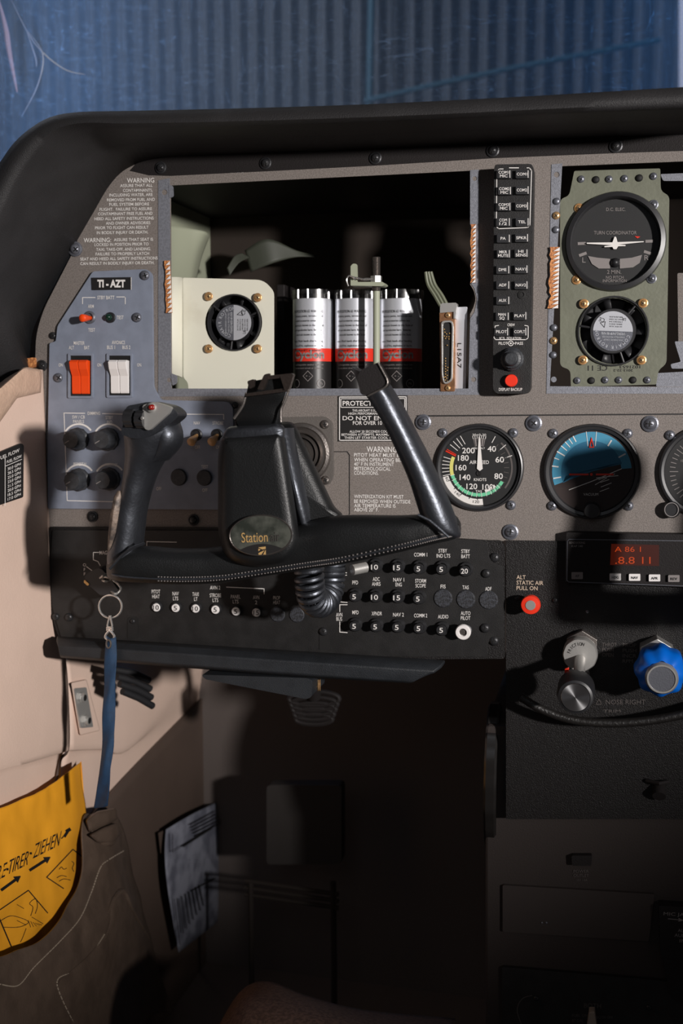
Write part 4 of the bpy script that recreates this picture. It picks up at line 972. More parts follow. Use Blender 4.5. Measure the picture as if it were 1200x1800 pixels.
# alternate static air knob
sk = thing('alternate_static_knob', 'round orange-red pull knob with steel centre beside the breaker panel', 'knob', P(932,1064,.002))
bm = NB(); ko = .024; lathe(bm, 932, 1064, ko, [(7,.002),(7,.012),(14,.013),(16.5,.016),(17.5,ko-.003),(16,ko-.0005),(9,ko),(9,ko-.001)], 36); mk('knob', bm, M['red'], sk, smooth=True)
bm = NB(); lathe(bm, 932, 1064, ko, [(9,ko-.002),(9,ko),(8.5,ko+.0006),(0,ko+.0006)], 28); mk('centre_button', bm, M['steel'], sk, smooth=True)
bm = NB(); q = .0026
for s, w, y in (("ALT",16,1014.5),("STATIC AIR",47,1024),("PULL ON",37,1033.5)): txt(bm, s, 907.5, y, 6.8, w, 'l', off=q, bold=.008, rot=-1)
mk('lettering', bm, mat('print_cream', (196,176,156), .6), lp)
bm = NB()
for i, (a, b) in enumerate((("THROT","PROP"),("PUSH","PUSH"),("OPEN","INCR"),("","RPM"))):
    if a: txt(bm, a, 1058, 1133+i*9, 6.2, 5*len(a), 'l', off=q, rot=-1, bold=0)
    txt(bm, b, 1094, 1134+i*9.3, 6.2, 6*len(b), 'l', off=q, rot=-1, bold=0)
txt(bm, "NOSE RIGHT", 1099, 1234, 8, 70, off=q, bold=0); line(bm, [(1047,1238),(1052,1229),(1057,1238)], 1, q, closed=True)
txt(bm, "TRIM", 1075, 1250, 5, 30, off=q, bold=0)
mk('lettering', bm, M['dimmer'], lp, label='white lettering greyed to look shaded')
screw(1032, 1075, 3, lp, .002, 'screw'); screw(909, 1051, 5, lp, .002, 'screwd'); screw(975, 1055, 5, lp, .002, 'screwd')

# throttle
th = thing('throttle_lever', 'black throttle plunger with brushed steel face and steel friction disc', 'throttle', P(1020,1150,.002))
def hexn(cx, cy, off0, off1, R, rot, m, par):
    b = NB(); c = P(cx, cy, off1); s = ps(off1)*R; A = []; B = []
    for i in range(6):
        a = math.radians(rot+60*i); A.append(b.verts.new((c.x+s*math.cos(a), -off0, c.z+s*math.sin(a)))); B.append(b.verts.new((c.x+s*math.cos(a), -off1, c.z+s*math.sin(a))))
    b.faces.new(B); b.faces.new(A)
    for i in range(6): b.faces.new((A[i], A[(i+1)%6], B[(i+1)%6], B[i]))
    return mk('hex_nut', b, M[m], par, bevel=.0008)
hexn(1022, 1138, .002, .012, 30, 90, 'dsteel', th)
bm = NB(); lathe(bm, 1019, 1152, .026, [(28,.012),(30,.013),(30,.024),(28,.026),(0,.026)], 40, mods=lambda a: 1+.012*math.cos(30*a)); fd = mk('friction_disc', bm, M['steel'], th, smooth=True)
bm = NB(); arctxt(bm, "FRICTION", 1019, 1152, 20, 165, -13, 5.5, .0264, xs=.8); mk('lettering', bm, M['ink'], fd)
bm = NB(); c0 = P(1019,1160,.026); c1 = Vector((c0.x, -.075, c0.z-.004)); cyl_between(bm, c0, c1, .005, seg=20); mk('shaft', bm, M['steel'], th, smooth=True)
bm = NB(); kO = .10; lathe(bm, 1011, 1226, kO, [(14,.055),(28,.058),(33,.068),(33,.088),(30,kO-.001),(26,kO),(26,kO-.0008)], 44); mk('knob', bm, M['btn'], th, smooth=True)
bm = NB(); lathe(bm, 1011, 1226, kO, [(26,kO-.002),(26,kO-.0002),(24.5,kO+.0008),(0,kO+.0008)], 40)
br_ = mat('brushed_steel', (196,196,198), .28, 1.0); nt = br_.node_tree; b_ = nt.nodes['Principled BSDF']; b_.inputs['Anisotropic'].default_value = .85
tg_ = nt.nodes.new('ShaderNodeTangent'); tg_.direction_type = 'RADIAL'; tg_.axis = 'Y'; nt.links.new(tg_.outputs[0], b_.inputs['Tangent'])
mk('steel_face', bm, br_, th, smooth=True)
bm = NB(); sheet(bm, rp([(992,1176,3),(1000,1174,3),(998,1190,3),(992,1190,3)]), .06, .004); mk('red_tag', bm, M['red'], th)
# propeller control
pk = thing('propeller_lever', 'blue scalloped propeller control knob with steel centre at the right edge', 'propeller control', P(1158,1145,.002))
hexn(1154, 1155, .002, .02, 32, 90, 'steel', pk)
bm = NB(); kO = .055; lathe(bm, 1162, 1186, kO, [(20,.02),(40,.024),(43,.03),(43,.045),(40,.050),(30,kO),(24,kO+.002),(23,kO)], 72, mods=lambda a: 1+.05*math.cos(8*a)); mk('knob', bm, M['bluek'], pk, smooth=True)
bm = NB(); lathe(bm, 1163, 1194, kO+.006, [(28,kO-.008),(28,kO+.003),(25,kO+.006),(22.5,kO+.006),(22,kO+.005)], 40); mk('steel_rim', bm, M['steel'], pk, smooth=True)
bm = NB(); lathe(bm, 1163, 1194, kO+.006, [(22.5,kO+.004),(22,kO+.0052),(0,kO+.0052)], 36); mk('button', bm, M['screw'], pk, smooth=True)
# curved pedestal lip
bm = NB(); q_ = cr([(915,1225),(950,1246),(1000,1264),(1060,1271),(1130,1268),(1200,1256),(1260,1240)], 5)
tube(bm, [P(x, y, .03) for x, y in q_], .004, 10)
tag(mk('pedestal_lip', bm, mat('scuffed_edge', (28,26,25), .4, 0, .8, 300, spec=.6), smooth=True), 'curved worn black lip below the throttle and propeller controls', 'trim')

# =================================================================== PEDESTAL
pd = thing('control_pedestal', 'black centre pedestal with trim wheel slot and printed markings', 'pedestal', P(1080,1800,0))
bm = NB(); sheet(bm, [(852,1275),(1290,1275),(1290,1980),(852,1980)], -.01, .3); mk('body', bm, mat('pedestal_black', (54,48,46), .7, 0, .3, 600, spec=.2), pd, bevel=.004)
PO = -.0095
bm = NB(); sheet(bm, rp([(884,1284,2),(944,1284,2),(944,1404,2),(884,1404,2)]), PO+.001, .001); tp_ = mk('trim_placard', bm, M['ink'], pd)
bm = NB(); q = PO+.0014
for i, ch in enumerate("ELEVATOR TRIM"): txt(bm, ch, 896, 1290+i*8.9, 5.6, off=q, bold=0) if ch != ' ' else None
for i, ch in enumerate("TAKE OFF"): txt(bm, ch, 928, 1314+i*9.3, 5.6, off=q, bold=0) if ch != ' ' else None
for s, y in (("NOSE",1292),("DOWN",1300.5),("NOSE",1392),("UP",1399.5)): txt(bm, s, 926.5, y, 6, 7*len(s), off=q, bold=0)
line(bm, [(902,1345),(918,1347)], 4, q); line(bm, [(921,1348),(934,1349)], 2.5, q)
mk('lettering', bm, M['dimw'], tp_)
for x, y in ((854,1284),(852,1322),(850,1365),(850,1410),(850,1448),(852,1481)): pass
tw = thing('trim_wheel', 'black ridged elevator trim wheel edge beside the trim placard', 'trim wheel', P(860,1510,0))
bm = NB(); c0 = P(860,1390,.002); R_ = .075
for half in (0,):
    n_ = 72; pr = []
    for i in range(n_):
        a = 2*PI*i/n_; rr_ = R_*(1+(.012 if i % 4 < 2 else -.01))
        pr.append([(-.006, rr_*.96), (-.004, rr_), (.004, rr_), (.006, rr_*.96)])
    VV = [[bm.verts.new((c0.x+dx, -.002+R_*.55-r*math.cos(2*PI*i/n_)*.55, c0.z+r*math.sin(2*PI*i/n_))) for dx, r in pr[i]] for i in range(n_)]
    for i in range(n_):
        for k in range(3): bm.faces.new((VV[i][k], VV[i][k+1], VV[(i+1)%n_][k+1], VV[(i+1)%n_][k]))
    bm.faces.new([v[0] for v in VV]); bm.faces.new([v[3] for v in VV])
mk('wheel', bm, mat('wheel_black', (28,26,25), .3, spec=.6), tw, smooth=True, autos=30)
bm = NB(); po = thing('power_outlet', 'dim square power outlet low on the pedestal', 'outlet', P(1020,1540,0))
sheet(bm, rp([(1004,1504,3),(1040,1504,3),(1039,1522,3),(1005,1522,3)]), PO+.006, .006); mk('socket_cover', bm, M['deep'], po, bevel=.001)
bm = NB(); q = PO+.0005; txt(bm, "POWER", 1021, 1531.5, 5, 27, off=q, bold=0); txt(bm, "OUTLET", 1021, 1539, 5, 27, off=q, bold=0); txt(bm, "12V 10A", 1022, 1547, 3.5, 20, off=q, bold=0); mk('lettering', bm, M['dimmer'], po)
ds = thing('console_drawer', 'faint flat black console plate below the power outlet', 'plate', P(1000,1640,0))
bm = NB(); sheet(bm, rp([(883,1556,3),(1150,1572,3),(1140,1655,3),(883,1638,3)]), PO+.003, .004); mk('plate', bm, mat('console_black', (58,52,50), .7, spec=.2), ds, bevel=.0008)
for x in (952, 960): screw(x, 1622, 2, ds, PO+.0032, 'screw', cross=False)
fs = thing('fuel_selector', 'dim fuel selector plate with pale pointer handle at the bottom edge', 'fuel selector', P(1040,1800,0))
bm = NB(); sheet(bm, rp([(882,1700,3),(1290,1735,3),(1290,1980),(882,1980)]), PO+.004, .005); mk('plate', bm, M['black'], fs, bevel=.001)
bm = NB(); q = PO+.0046; txt(bm, "BOTH", 1041, 1768, 8, 30, off=q, rot=-2, bold=0); line(bm, cr([(934,1750),(920,1754),(911,1765),(909,1780),(916,1800)],4), 1.4, q)
txt(bm, "FUEL ON", 1019, 1785, 5, 28, off=q, bold=0); txt(bm, "BOTH ON", 1062, 1788, 5, 28, off=q, bold=0); txt(bm, "87 GAL", 1015, 1794, 5, 20, off=q, bold=0); mk('lettering', bm, M['dimmer'], fs)
bm = NB(); sheet(bm, [(1035,1779),(1045,1779),(1052,1830),(1028,1830)], PO+.015, .01); mk('pointer_handle', bm, mat('pointer_tan', (150,138,126), .5), fs, bevel=.001)
screw(942, 1755, 5, fs, PO+.004, 'screwd'); screw(1140, 1771, 5, fs, PO+.004, 'screwd')
mj = thing('microphone_jack_plate', 'black jack plate with shade-greyed MIC JACK lettering at the right edge', 'jack plate', P(1190,1680,0))
bm = NB(); sheet(bm, rp([(1158,1592,3),(1290,1600),(1290,1770),(1185,1760,8),(1175,1740,6),(1160,1670,4)]), PO+.012, .012); mk('plate', bm, M['deep'], mj, bevel=.001)
bm = NB(); q = PO+.0125; txt(bm, "MIC JACK", 1166, 1606, 5.5, 54, 'l', off=q, rot=-3, bold=0); line(bm, [(1174,1615),(1194,1617)], 1.2, q); sheet(bm, [(1192,1613.5),(1202,1618),(1192,1620)], q, 0)
for s, x, y in (("AUX",1200,1636),("AUDIO",1200,1644.5),("IN",1200,1654)): txt(bm, s, x, y, 5.5, 6*len(s), off=q, rot=-3, bold=0)
mk('lettering', bm, M['dimw'], mj)
cd_ = thing('cowl_lever', 'small dim lever on the right of the pedestal', 'lever', P(1158,1420,0))
bm = NB(); tube(bm, [P(1158,1378,0), P(1158,1400,.012)], .006, 16); tube(bm, [P(1136,1372,.004), P(1158,1377,.012), P(1174,1374,.004)], .002, 8); screw(1158, 1418, 3, cd_, PO+.001, 'screwd'); mk('lever_knob', bm, M['deep'], cd_, smooth=True)
# carpeted hump, rudder pedal bars
bm = NB(); grid_surf(bm, [[(370,1830,.05),(420,1745,.04),(470,1725,.03),(540,1750,.03),(640,1775,.03),(800,1790,.03)],[(330,1900,.12),(410,1800,.14),(480,1790,.14),(560,1800,.14),(660,1830,.14),(800,1840,.14)],[(320,2000,.16),(400,2000,.2),(480,2000,.2),(560,2000,.2),(680,2000,.2),(800,2000,.2)]], P, 6, 6)
tag(mk('carpet_hump', bm, M['carpet'], smooth=True, solid=.003), 'dark brown carpeted hump on the floor at the bottom edge', 'carpet')
rd = thing('rudder_pedal', 'faint rudder pedal bars in the dark footwell', 'rudder pedal', P(520,1600,-.3))
bm = NB()
for k in range(3): tube(bm, [P(430,1548+k*12,-.3), P(595,1572+k*12,-.3)], .003, 8)
for px_ in (440, 585): tube(bm, [P(px_,1550,-.3), P(px_+2,1700,-.3), P(px_+2,2010,-.3)], .004, 8)
mk('pedal_bars', bm, mat('pedal_dark', (48,43,40), .7, spec=.1), rd, smooth=True)
bm = NB(); sheet(bm, rr(468,1380,600,1520,8), -.32, .02); mk('pedal_pad', bm, mat('pad_grey', (44,40,38), .8), rd, bevel=.003)

# =================================================================== LEFT WALL THINGS
fp = thing('fuel_flow_placard', 'black fuel flow placard with white columns on the beige side wall', 'placard', W(20,890,.004))
bm = NB(); sheet(bm, rp([(-60,820,2),(38,779,3),(42,783,2),(41,874,3),(-60,908,2)]), .004, .002, (), W); fpp = mk('plate', bm, M['ink'], fp, bevel=.0004)
bm = NB(); q = .0046
sk_ = lambda x0, y0: (lambda px, py, o: W(px, py-(px-20)*.42, o))
mf = sk_(0,0)
txt(bm, "POWER FUEL FLOW", 3, 797, 6, 62, off=q, mapf=mf); txt(bm, "FUEL FLOW", 25, 809, 5, 26, off=q, mapf=mf); line(bm, [(10,815),(38,815)], 1, q, mf)
for i, n_ in enumerate((30.0,28.5,25.0,23.0,21.5,20.0,18.5,17.0)): txt(bm, "%.1f GPH" % n_, 25, 822+i*7.6, 4.8, 23, off=q, mapf=mf)
line(bm, [(9,800),(9,884)], 1, q, mf); mk('lettering', bm, M['white'], fpp)
# headset jacks
hj = thing('headset_jack_plate', 'small metal plate with two threaded headset jacks on the beige side wall', 'jack plate', W(150,1290,-.004))
bm = NB(); pillow(bm, rp([(124,1200,3),(152,1194,3),(176,1284,4),(140,1293,4)]), [(0,-.014),(0,-.008),(1,-.006)], W, bulge=0); mk('recess_pad', bm, M['beige'], hj, smooth=False)
bm = NB(); sheet(bm, rp([(131,1210,3),(152,1208,2),(164,1278,2),(142,1280,3)]), -.004, .002, (), W); mk('plate', bm, M['steel'], hj, bevel=.0004)
for x, y in ((141,1226),(149,1266)):
    b = NB(); c = W(x, y, -.004); s = .0072
    for r0, r1, d0, d1, m_, sg in ((s*.95, s*.95, 0, .003, 0, 6), (s*.72, s*.72, .002, .006, 0, 20), (s*.5, s*.5, .005, .0064, 1, 16)):
        tube(b, [c+Vector((d0,0,0)), c+Vector((d1,0,0))], [r0, r1], sg, m_)
    mk('jack', b, [M['steel'], M['slot']], hj, bevel=.0003)
# yellow pouch
def crn(p): return Vector((1,0,0))*(.004*noise.noise(Vector((p[0]*.022, p[1]*.013, 3.1)))+.002*noise.noise(Vector((p[0]*.06, p[1]*.03, 1))))
yb = thing('sickness_bag', 'bright yellow plastic pouch with black printed instructions in the door pocket', 'pouch', W(60,1650,.01))
BAG = [[(-60,1440,.004),(0,1421,.005),(60,1396,.008),(100,1374,.010),(128,1352,.008),(142,1341,.002)],
       [(-60,1520,.008),(0,1490,.012),(60,1470,.014),(105,1450,.015),(132,1430,.012),(150,1440,.004)],
       [(-60,1610,.012),(0,1585,.016),(60,1570,.018),(110,1560,.018),(136,1540,.014),(150,1530,.006)],
       [(-60,1720,.010),(0,1690,.016),(60,1680,.018),(90,1680,.018),(120,1640,.014),(150,1620,.004)]]
bm = NB(); grid_surf(bm, BAG, W, 8, 8, fn=crn); ybp = mk('pouch', bm, M['yellow'], yb, smooth=True, solid=.0008)
bm = NB(); grid_surf(bm, [[(100,1388,-.012),(135,1346,-.010),(143,1338,-.006)],[(110,1420,-.010),(136,1400,-.008),(150,1430,-.004)]], W, 4, 4); mk('back_flap', bm, M['yellow'], yb, smooth=True)
from functools import lru_cache
def bagz(px, py):                              # inset of the pouch surface at a pixel (approximate bilinear)
    return .0235
def BM(px, py, o): return W(px, py, bagz(px, py)+o)
def SK(cx, cy, k):                             # text slope follows the pouch
    return lambda px, py, o: BM(px, py-(px-cx)*k, o)
from mathutils.bvhtree import BVHTree
# project print on to the real pouch surface
bmt = NB(); grid_surf(bmt, BAG, W, 8, 8, fn=crn); tree = BVHTree.FromBMesh(bmt); bmt.free()
def onbag(px, py, o=0):
    d = ray(px, py).normalized(); h = tree.ray_cast(CAM, d)
    return (h[0]-d*.0006) if h[0] is not None else None
def subtxt(bm, s, cx, cy, h, w, k, slant=0):
    tb = NB(); txt(tb, s, 0, 0, h, w, mapf=lambda x, y, o: Vector((cx+x+slant*-y, cy+y-x*k, 0)), bold=0)
    mp = {}
    for v in tb.verts: mp[v] = onbag(v.co.x, v.co.y)
    nv = {v: bm.verts.new(p) for v, p in mp.items() if p is not None}
    for f in tb.faces:
        if all(v in nv for v in f.verts): bm.faces.new([nv[v] for v in f.verts])
    tb.free()
def bline(bm, pts, wd=1.6, closed=False):
    n = len(pts)
    for i in range(n if closed else n-1):
        a = Vector(pts[i]); b = Vector(pts[(i+1) % n]); d = b-a
        steps = max(1, int(d.length/5)); d.normalize(); qn = Vector((-d.y, d.x))*wd/2
        for k in range(steps):
            p = a.lerp(b, k/steps)-d*.2; r = a.lerp(b, (k+1)/steps)+d*.2
            vv = [onbag(*t) for t in (p+qn, r+qn, r-qn, p-qn)]
            if all(v is not None for v in vv): bm.faces.new([bm.verts.new(v) for v in vv])
bm = NB()
subtxt(bm, "ZIEHEN", 83, 1485, 26, 46, .50, .2); subtxt(bm, "TIRER", 33, 1516, 26, 36, .50, .2); subtxt(bm, "RE", 3, 1532, 26, 16, .5, .2)
for x, y in ((54,1500),(13,1528)): bline(bm, [(x-1.5,y),(x+2,y)], 4)
bline(bm, [(108,1474),(114,1468)], 2); bline(bm, [(113,1471),(120,1460)], 5); bline(bm, [(116,1462),(124,1457)], 6)
for x0, y0, x1, y1 in ((52,1530,80,1512),(2,1565,28,1546)):
    bline(bm, [(x0,y0),(x1,y1)], 5); d = Vector((x1-x0,y1-y0)).normalized(); n_ = Vector((-d.y,d.x))
    for k in range(6): c = Vector((x1,y1))+d*k*1.8; bline(bm, [c+n_*(6-k), c-n_*(6-k)], 2)
bline(bm, [(82,1542),(128,1493),(146,1507)], 1.8); bline(bm, [(82,1542),(112,1562)], 1.8)
bline(bm, cr([(104,1528),(108,1524),(112,1528),(117,1526)],3), 1.2); bline(bm, cr([(126,1514),(130,1518),(127,1526),(130,1532)],3), 1.2)
bline(bm, cr([(100,1543),(108,1539),(117,1541)],3), 1.2); bline(bm, cr([(104,1549),(112,1545),(124,1547)],3), 1.2)
bline(bm, [(-4,1602),(50,1565),(84,1605)], 1.8); bline(bm, [(-2,1612),(20,1664)], 2.2)
bline(bm, cr([(2,1618),(18,1610),(35,1613),(50,1620),(44,1626),(30,1630),(6,1630)],4), 1.1); bline(bm, cr([(30,1618),(38,1622),(46,1626)],3), 1)
bline(bm, cr([(54,1610),(58,1595),(52,1588),(62,1580),(66,1592),(62,1606)],4), 1.1); bline(bm, cr([(46,1632),(40,1648),(36,1656)],3), 1)
for k in range(5): bline(bm, [(50+k*4,1618+k*1.5),(54+k*5,1630-k)], .9)
bline(bm, cr([(56,1612),(66,1618),(76,1624)],3), 1); bline(bm, [(30,1590),(42,1597)], 1)
mk('lettering', bm, M['ink'], ybp)

# brown leather pocket
def wrk(p):
    x, y = p[0], p[1]
    return Vector((1,0,0))*(.004*noise.noise(Vector((x*.012+y*.006, y*.006-x*.004, 0)))+.0018*noise.noise(Vector((x*.04, y*.016, 5)))
          + .0035*math.exp(-((y-(1600-(x-200)*.55))/26.0)**2*1.0)*(1 if 150 < x < 290 else .3))
PK = [[(-80,1700,.030),(0,1682,.034),(70,1652,.036),(115,1600,.034),(142,1540,.028),(150,1440,.016),(170,1432,.012),(200,1424,.006)],
      [(-80,1740,.036),(0,1728,.040),(80,1690,.042),(130,1630,.040),(165,1560,.034),(180,1490,.026),(200,1480,.020),(222,1480,.004)],
      [(-80,1820,.044),(0,1810,.048),(90,1770,.050),(150,1710,.048),(185,1650,.042),(215,1600,.034),(232,1590,.026),(250,1600,.004)],
      [(-80,2000,.050),(0,1980,.054),(110,1930,.056),(190,1880,.052),(235,1830,.044),(262,1790,.036),(280,1780,.026),(300,1780,.004)]]
pkt = thing('door_pocket', 'brown stitched leather pocket low on the side wall holding the yellow pouch', 'pocket', W(100,1800,.03))
bm = NB(); grid_surf(bm, PK, W, 10, 12, fn=wrk); mk('pocket', bm, M['leatherb'], pkt, smooth=True, solid=.002)
bmt = NB(); grid_surf(bmt, PK, W, 10, 12, fn=wrk); tree2 = BVHTree.FromBMesh(bmt); bmt.free()
def onpk(px, py, lift=.0006):
    d = ray(px, py).normalized(); h = tree2.ray_cast(CAM, d); return (h[0]-d*lift) if h[0] is not None else None
bm = NB()
def dash(pts, r=.0006, gap=6):
    q = cr(pts, 10); L = 0; last = None
    seg = []
    for a, b in zip(q, q[1:]):
        L += math.hypot(b[0]-a[0], b[1]-a[1])
        seg.append(a)
        if L > gap:
            p, r_ = onpk(*seg[0]), onpk(*(seg[-1] if len(seg) > 1 else b))
            if p and r_ and (p-r_).length > .0004: tube(bm, [p, p.lerp(r_, .7)], r, 6)
            seg = []; L = 0
dash([(0,1730),(32,1732),(60,1700),(105,1655),(140,1615),(160,1570),(176,1526),(190,1512),(220,1494)], gap=2.6)
dash([(130,1800),(100,1728),(130,1706),(165,1670),(185,1640)], gap=3)
mk('stitching', bm, mat('thread', (150,136,120), .7), pkt, smooth=True)
bm = NB()
for pts in ([(190,1604),(200,1580),(216,1568),(232,1600),(262,1650)], [(152,1450),(178,1480),(200,1478),(205,1450)], [(150,1440),(176,1432),(204,1426)], [(158,1470),(180,1446),(196,1434)]):
    q = [p for p in (onpk(*t, lift=.0005) for t in cr(pts, 6)) if p]
    if len(q) > 2: tube(bm, q, [.0030*math.sin(PI*(i+.5)/len(q))+.0008 for i in range(len(q))], 8)
mk('leather_fold', bm, M['leatherb'], pkt, smooth=True)
rows = []
Lc = cr([(214,1570),(196,1586),(190,1632),(160,1674),(128,1704),(102,1730),(118,1775),(134,1830)], 5); Rc = cr([(218,1570),(228,1590),(240,1612),(250,1634),(262,1658),(274,1700),(286,1760),(298,1830)], 5)
bm = NB(); n2 = 12
for (a, b) in zip(Lc, Rc):
    r = []
    for i in range(n2+1):
        t = i/n2; e = min(t, 1-t)*n2; p = onpk(a[0]+(b[0]-a[0])*t, a[1]+(b[1]-a[1])*t, lift=.0008+.0042*min(1, e/1.2))
        r.append(bm.verts.new(p) if p else None)
    rows.append(r)
for A, B in zip(rows, rows[1:]):
    for i in range(n2):
        q4 = (A[i], A[i+1], B[i+1], B[i])
        if all(q4): bm.faces.new(q4)
bmesh.ops.remove_doubles(bm, verts=[v for v in bm.verts], dist=1e-6)
mk('pocket_flap', bm, M['leatherb'], pkt, smooth=True, autos=80)
for pts, ins in (([(150,1442,4),(170,1426,4),(204,1420,5),(207,1440,5),(178,1456,4),(156,1464,4)], .020), ([(156,1468,4),(182,1454,4),(206,1446,6),(212,1466,6),(196,1484,8),(172,1482,6)], .026)):
    bm = NB(); pillow(bm, rp(pts), [(0, ins-.012),(0, ins),(2, ins+.0025),(5, ins+.0035)], W, bulge=.001); mk('gathered_fold', bm, M['leatherb'], pkt, smooth=True, autos=80)
# papers in the forward pocket
pp = thing('paper_document', 'creased white printed paper tucked against the dark footwell side', 'paper', W(330,1670,.01))
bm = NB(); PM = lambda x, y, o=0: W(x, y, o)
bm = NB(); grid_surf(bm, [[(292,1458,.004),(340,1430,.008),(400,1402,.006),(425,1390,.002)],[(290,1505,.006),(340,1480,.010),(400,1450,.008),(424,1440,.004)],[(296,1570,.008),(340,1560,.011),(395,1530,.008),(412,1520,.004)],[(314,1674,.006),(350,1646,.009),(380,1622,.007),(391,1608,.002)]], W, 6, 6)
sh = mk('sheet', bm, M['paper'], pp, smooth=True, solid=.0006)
bm = NB(); grid_surf(bm, [[(278,1464,-.004),(292,1458,-.002)],[(282,1500,-.004),(296,1505,-.002)]], W, 3, 3); mk('brown_tab', bm, M['carpanel'], pp)
bm = NB(); q = .0135
for i in range(5): line(bm, [(334+i*2,1450+i*5),(378+i*3,1426+i*5)], 1.6, q, W)
line(bm, [(303,1466),(303,1498),(400,1436),(398,1402)], 1, q, W); line(bm, [(322,1488),(372,1456)], 2.4, q, W)
for i in range(7): line(bm, [(314+i*6,1580-i*4),(322+i*6,1640-i*8)], 1.6, q, W)
line(bm, [(306,1580),(316,1660)], 1, q, W); line(bm, [(336,1566),(378,1544)], 2, q, W)
mk('printing', bm, M['ink'], sh)

# =================================================================== KEYS AND RIBBON
ky = thing('ignition_key', 'black-headed ignition key in the magneto switch at the lower left', 'key', P(175,1020,.02))
bm = NB(); lathe(bm, 182, 1014, .012, [(20,.005),(20,.008),(17,.012),(12,.014),(0,.014)], 30); mk('lock_barrel', bm, M['btn'], ky, smooth=True)
bm = NB(); sheet(bm, rp([(148,1014,4),(158,1004,5),(176,998,5),(190,1012,6),(210,1040,5),(200,1052,6),(180,1050,6),(155,1028,5)]), .034, .006); mk('key_head', bm, M['btn'], ky, bevel=.0015)
bm = NB(); sheet(bm, rp([(148,1019,2),(157,1027,2),(154,1030,2),(147,1024,2)]), .035, .004); mk('brass_edge', bm, M['gold'], ky)
bm = NB(); tube(bm, [P(x, y, .036+.003*math.sin(i)) for i, (x, y) in enumerate(cr([(176,1016),(186,1010),(195,1016),(190,1022),(180,1020),(186,1014),(202,1022),(212,1034),(204,1044),(196,1040)],4))], .0012, 8); mk('wire_link', bm, M['steel'], ky, smooth=True)
kr = thing('key_ring', 'round steel split key ring with swivel clip hanging from the ignition key', 'key ring', P(194,1067,.05))
bm = NB()
for k in range(2): tube(bm, [P(194+20*math.cos(t), 1066+20*math.sin(t), .050+k*.0016) for t in [2*PI*i/40 for i in range(40)]], .0010, 8, closed=True)
mk('split_ring', bm, M['chrome'], kr, smooth=True)
bm = NB(); tube(bm, [P(x, y, .054) for x, y in cr([(193,1082),(190,1094),(189,1102),(193,1106),(197,1102),(196,1094),(193.5,1082)],5)], .0009, 8)
for y in (1104, 1107.5): tube(bm, [P(193+5*math.cos(t), y+1.5*math.sin(t), .054) for t in [2*PI*i/16 for i in range(16)]], .0010, 8, closed=True)
tube(bm, [P(x, y, .054) for x, y in cr([(193,1108),(187,1114),(185,1120),(189,1124),(193,1126),(198,1124),(201,1119),(198,1113),(193,1108)],4)], .0012, 8)
mk('swivel_clip', bm, M['chrome'], kr, smooth=True)
rb = thing('ribbon_tag', 'long blue fabric ribbon hanging from the key ring to the leather pocket', 'ribbon', P(190,1420,.03))
bm = NB(); grid_surf(bm, [[(186,1118,.038),(195,1122,.040),(204,1120,.038)],[(183,1180,.040),(193,1182,.042),(204,1180,.040)],[(181,1240,.042),(191,1240,.043),(202,1240,.040)],[(179,1300,.042),(189,1302,.044),(201,1304,.042)],
   [(176,1350,.042),(184,1352,.045),(193,1354,.044)],[(170,1390,.040),(180,1392,.042),(191,1392,.042)],[(164,1422,.036),(177,1420,.038),(190,1416,.038)]], (lambda x, y, o: P(x, y, o+.016)), 5, 6, fn=lambda p: Vector((0,.0012*math.sin(p[1]*.07+p[0]*.2),0)))
rbo = mk('ribbon', bm, M['ribbon'], rb, smooth=True, solid=.0012)
bm = NB(); tube(bm, [P(191+4*math.cos(t), 1132+7*math.sin(t), .0575) for t in [2*PI*i/20 for i in range(20)]], .0009, 8, closed=True); mk('grommet', bm, M['dsteel'], rb, smooth=True)

# =================================================================== YOKE
yk = thing('control_yoke', 'black leather-wrapped control yoke with an oval badge on its hub, in front of the panel', 'control yoke', P(465,1000,.15))
# flange and shaft on the panel
yf = thing('yoke_shaft_collar', 'square grey metal collar around the yoke shaft hole on the panel', 'collar', P(530,853,.002))
bm = NB(); sheet(bm, rp([(472,734,8),(570,732,8),(584,742,10),(586,838,10),(577,853,6),(474,854,8)]), .004, .004); mk('plate', bm, mat('collar_paint', (98,93,89), .5, .2, .3, 800), yf, bevel=.001)
bm = NB(); lathe(bm, 528, 797, .008, [(56,.004),(54,.008),(49,.009),(46,.007),(43,.010),(38,.009),(34,.004),(30,.012),(26,.004),(0,.004)], 48); mk('seal_ring', bm, M['dsteel'], yf, smooth=True)
for x, y in ((571,746),(572,844)): screw(x, y, 8, yf, .004, 'dsteel')
bm = NB(); cs = P(528,797,.004); cyl_between(bm, Vector((cs.x, -.004, cs.z)), Vector((cs.x, -.125, cs.z-.004)), .015, seg=28); mk('shaft', bm, M['dsteel'], yk, smooth=True)
# neck
bm = NB()
pillow(bm, rp([(410,775,20),(470,742,12),(517,741,12),(540,790,8),(588,892,10),(606,906,10),(560,944,14),(500,960,20),(410,940,20)],4), [(4,.085),(0,.10),(0,.125),(4,.138),(12,.145)], bulge=.004)
mk('neck', bm, M['leatherf'], yk, smooth=True, autos=70)
# rib along the neck's left edge
bm = NB(); loft(bm, [(505,752,.142,11,.012,0,2),(512,790,.146,11,.014,0,2),(522,840,.147,12,.014,0,2),(533,890,.146,13,.014,0,2),(541,930,.142,10,.010,0,2)], 18); mk('neck_welt', bm, M['leather'], yk, smooth=True)
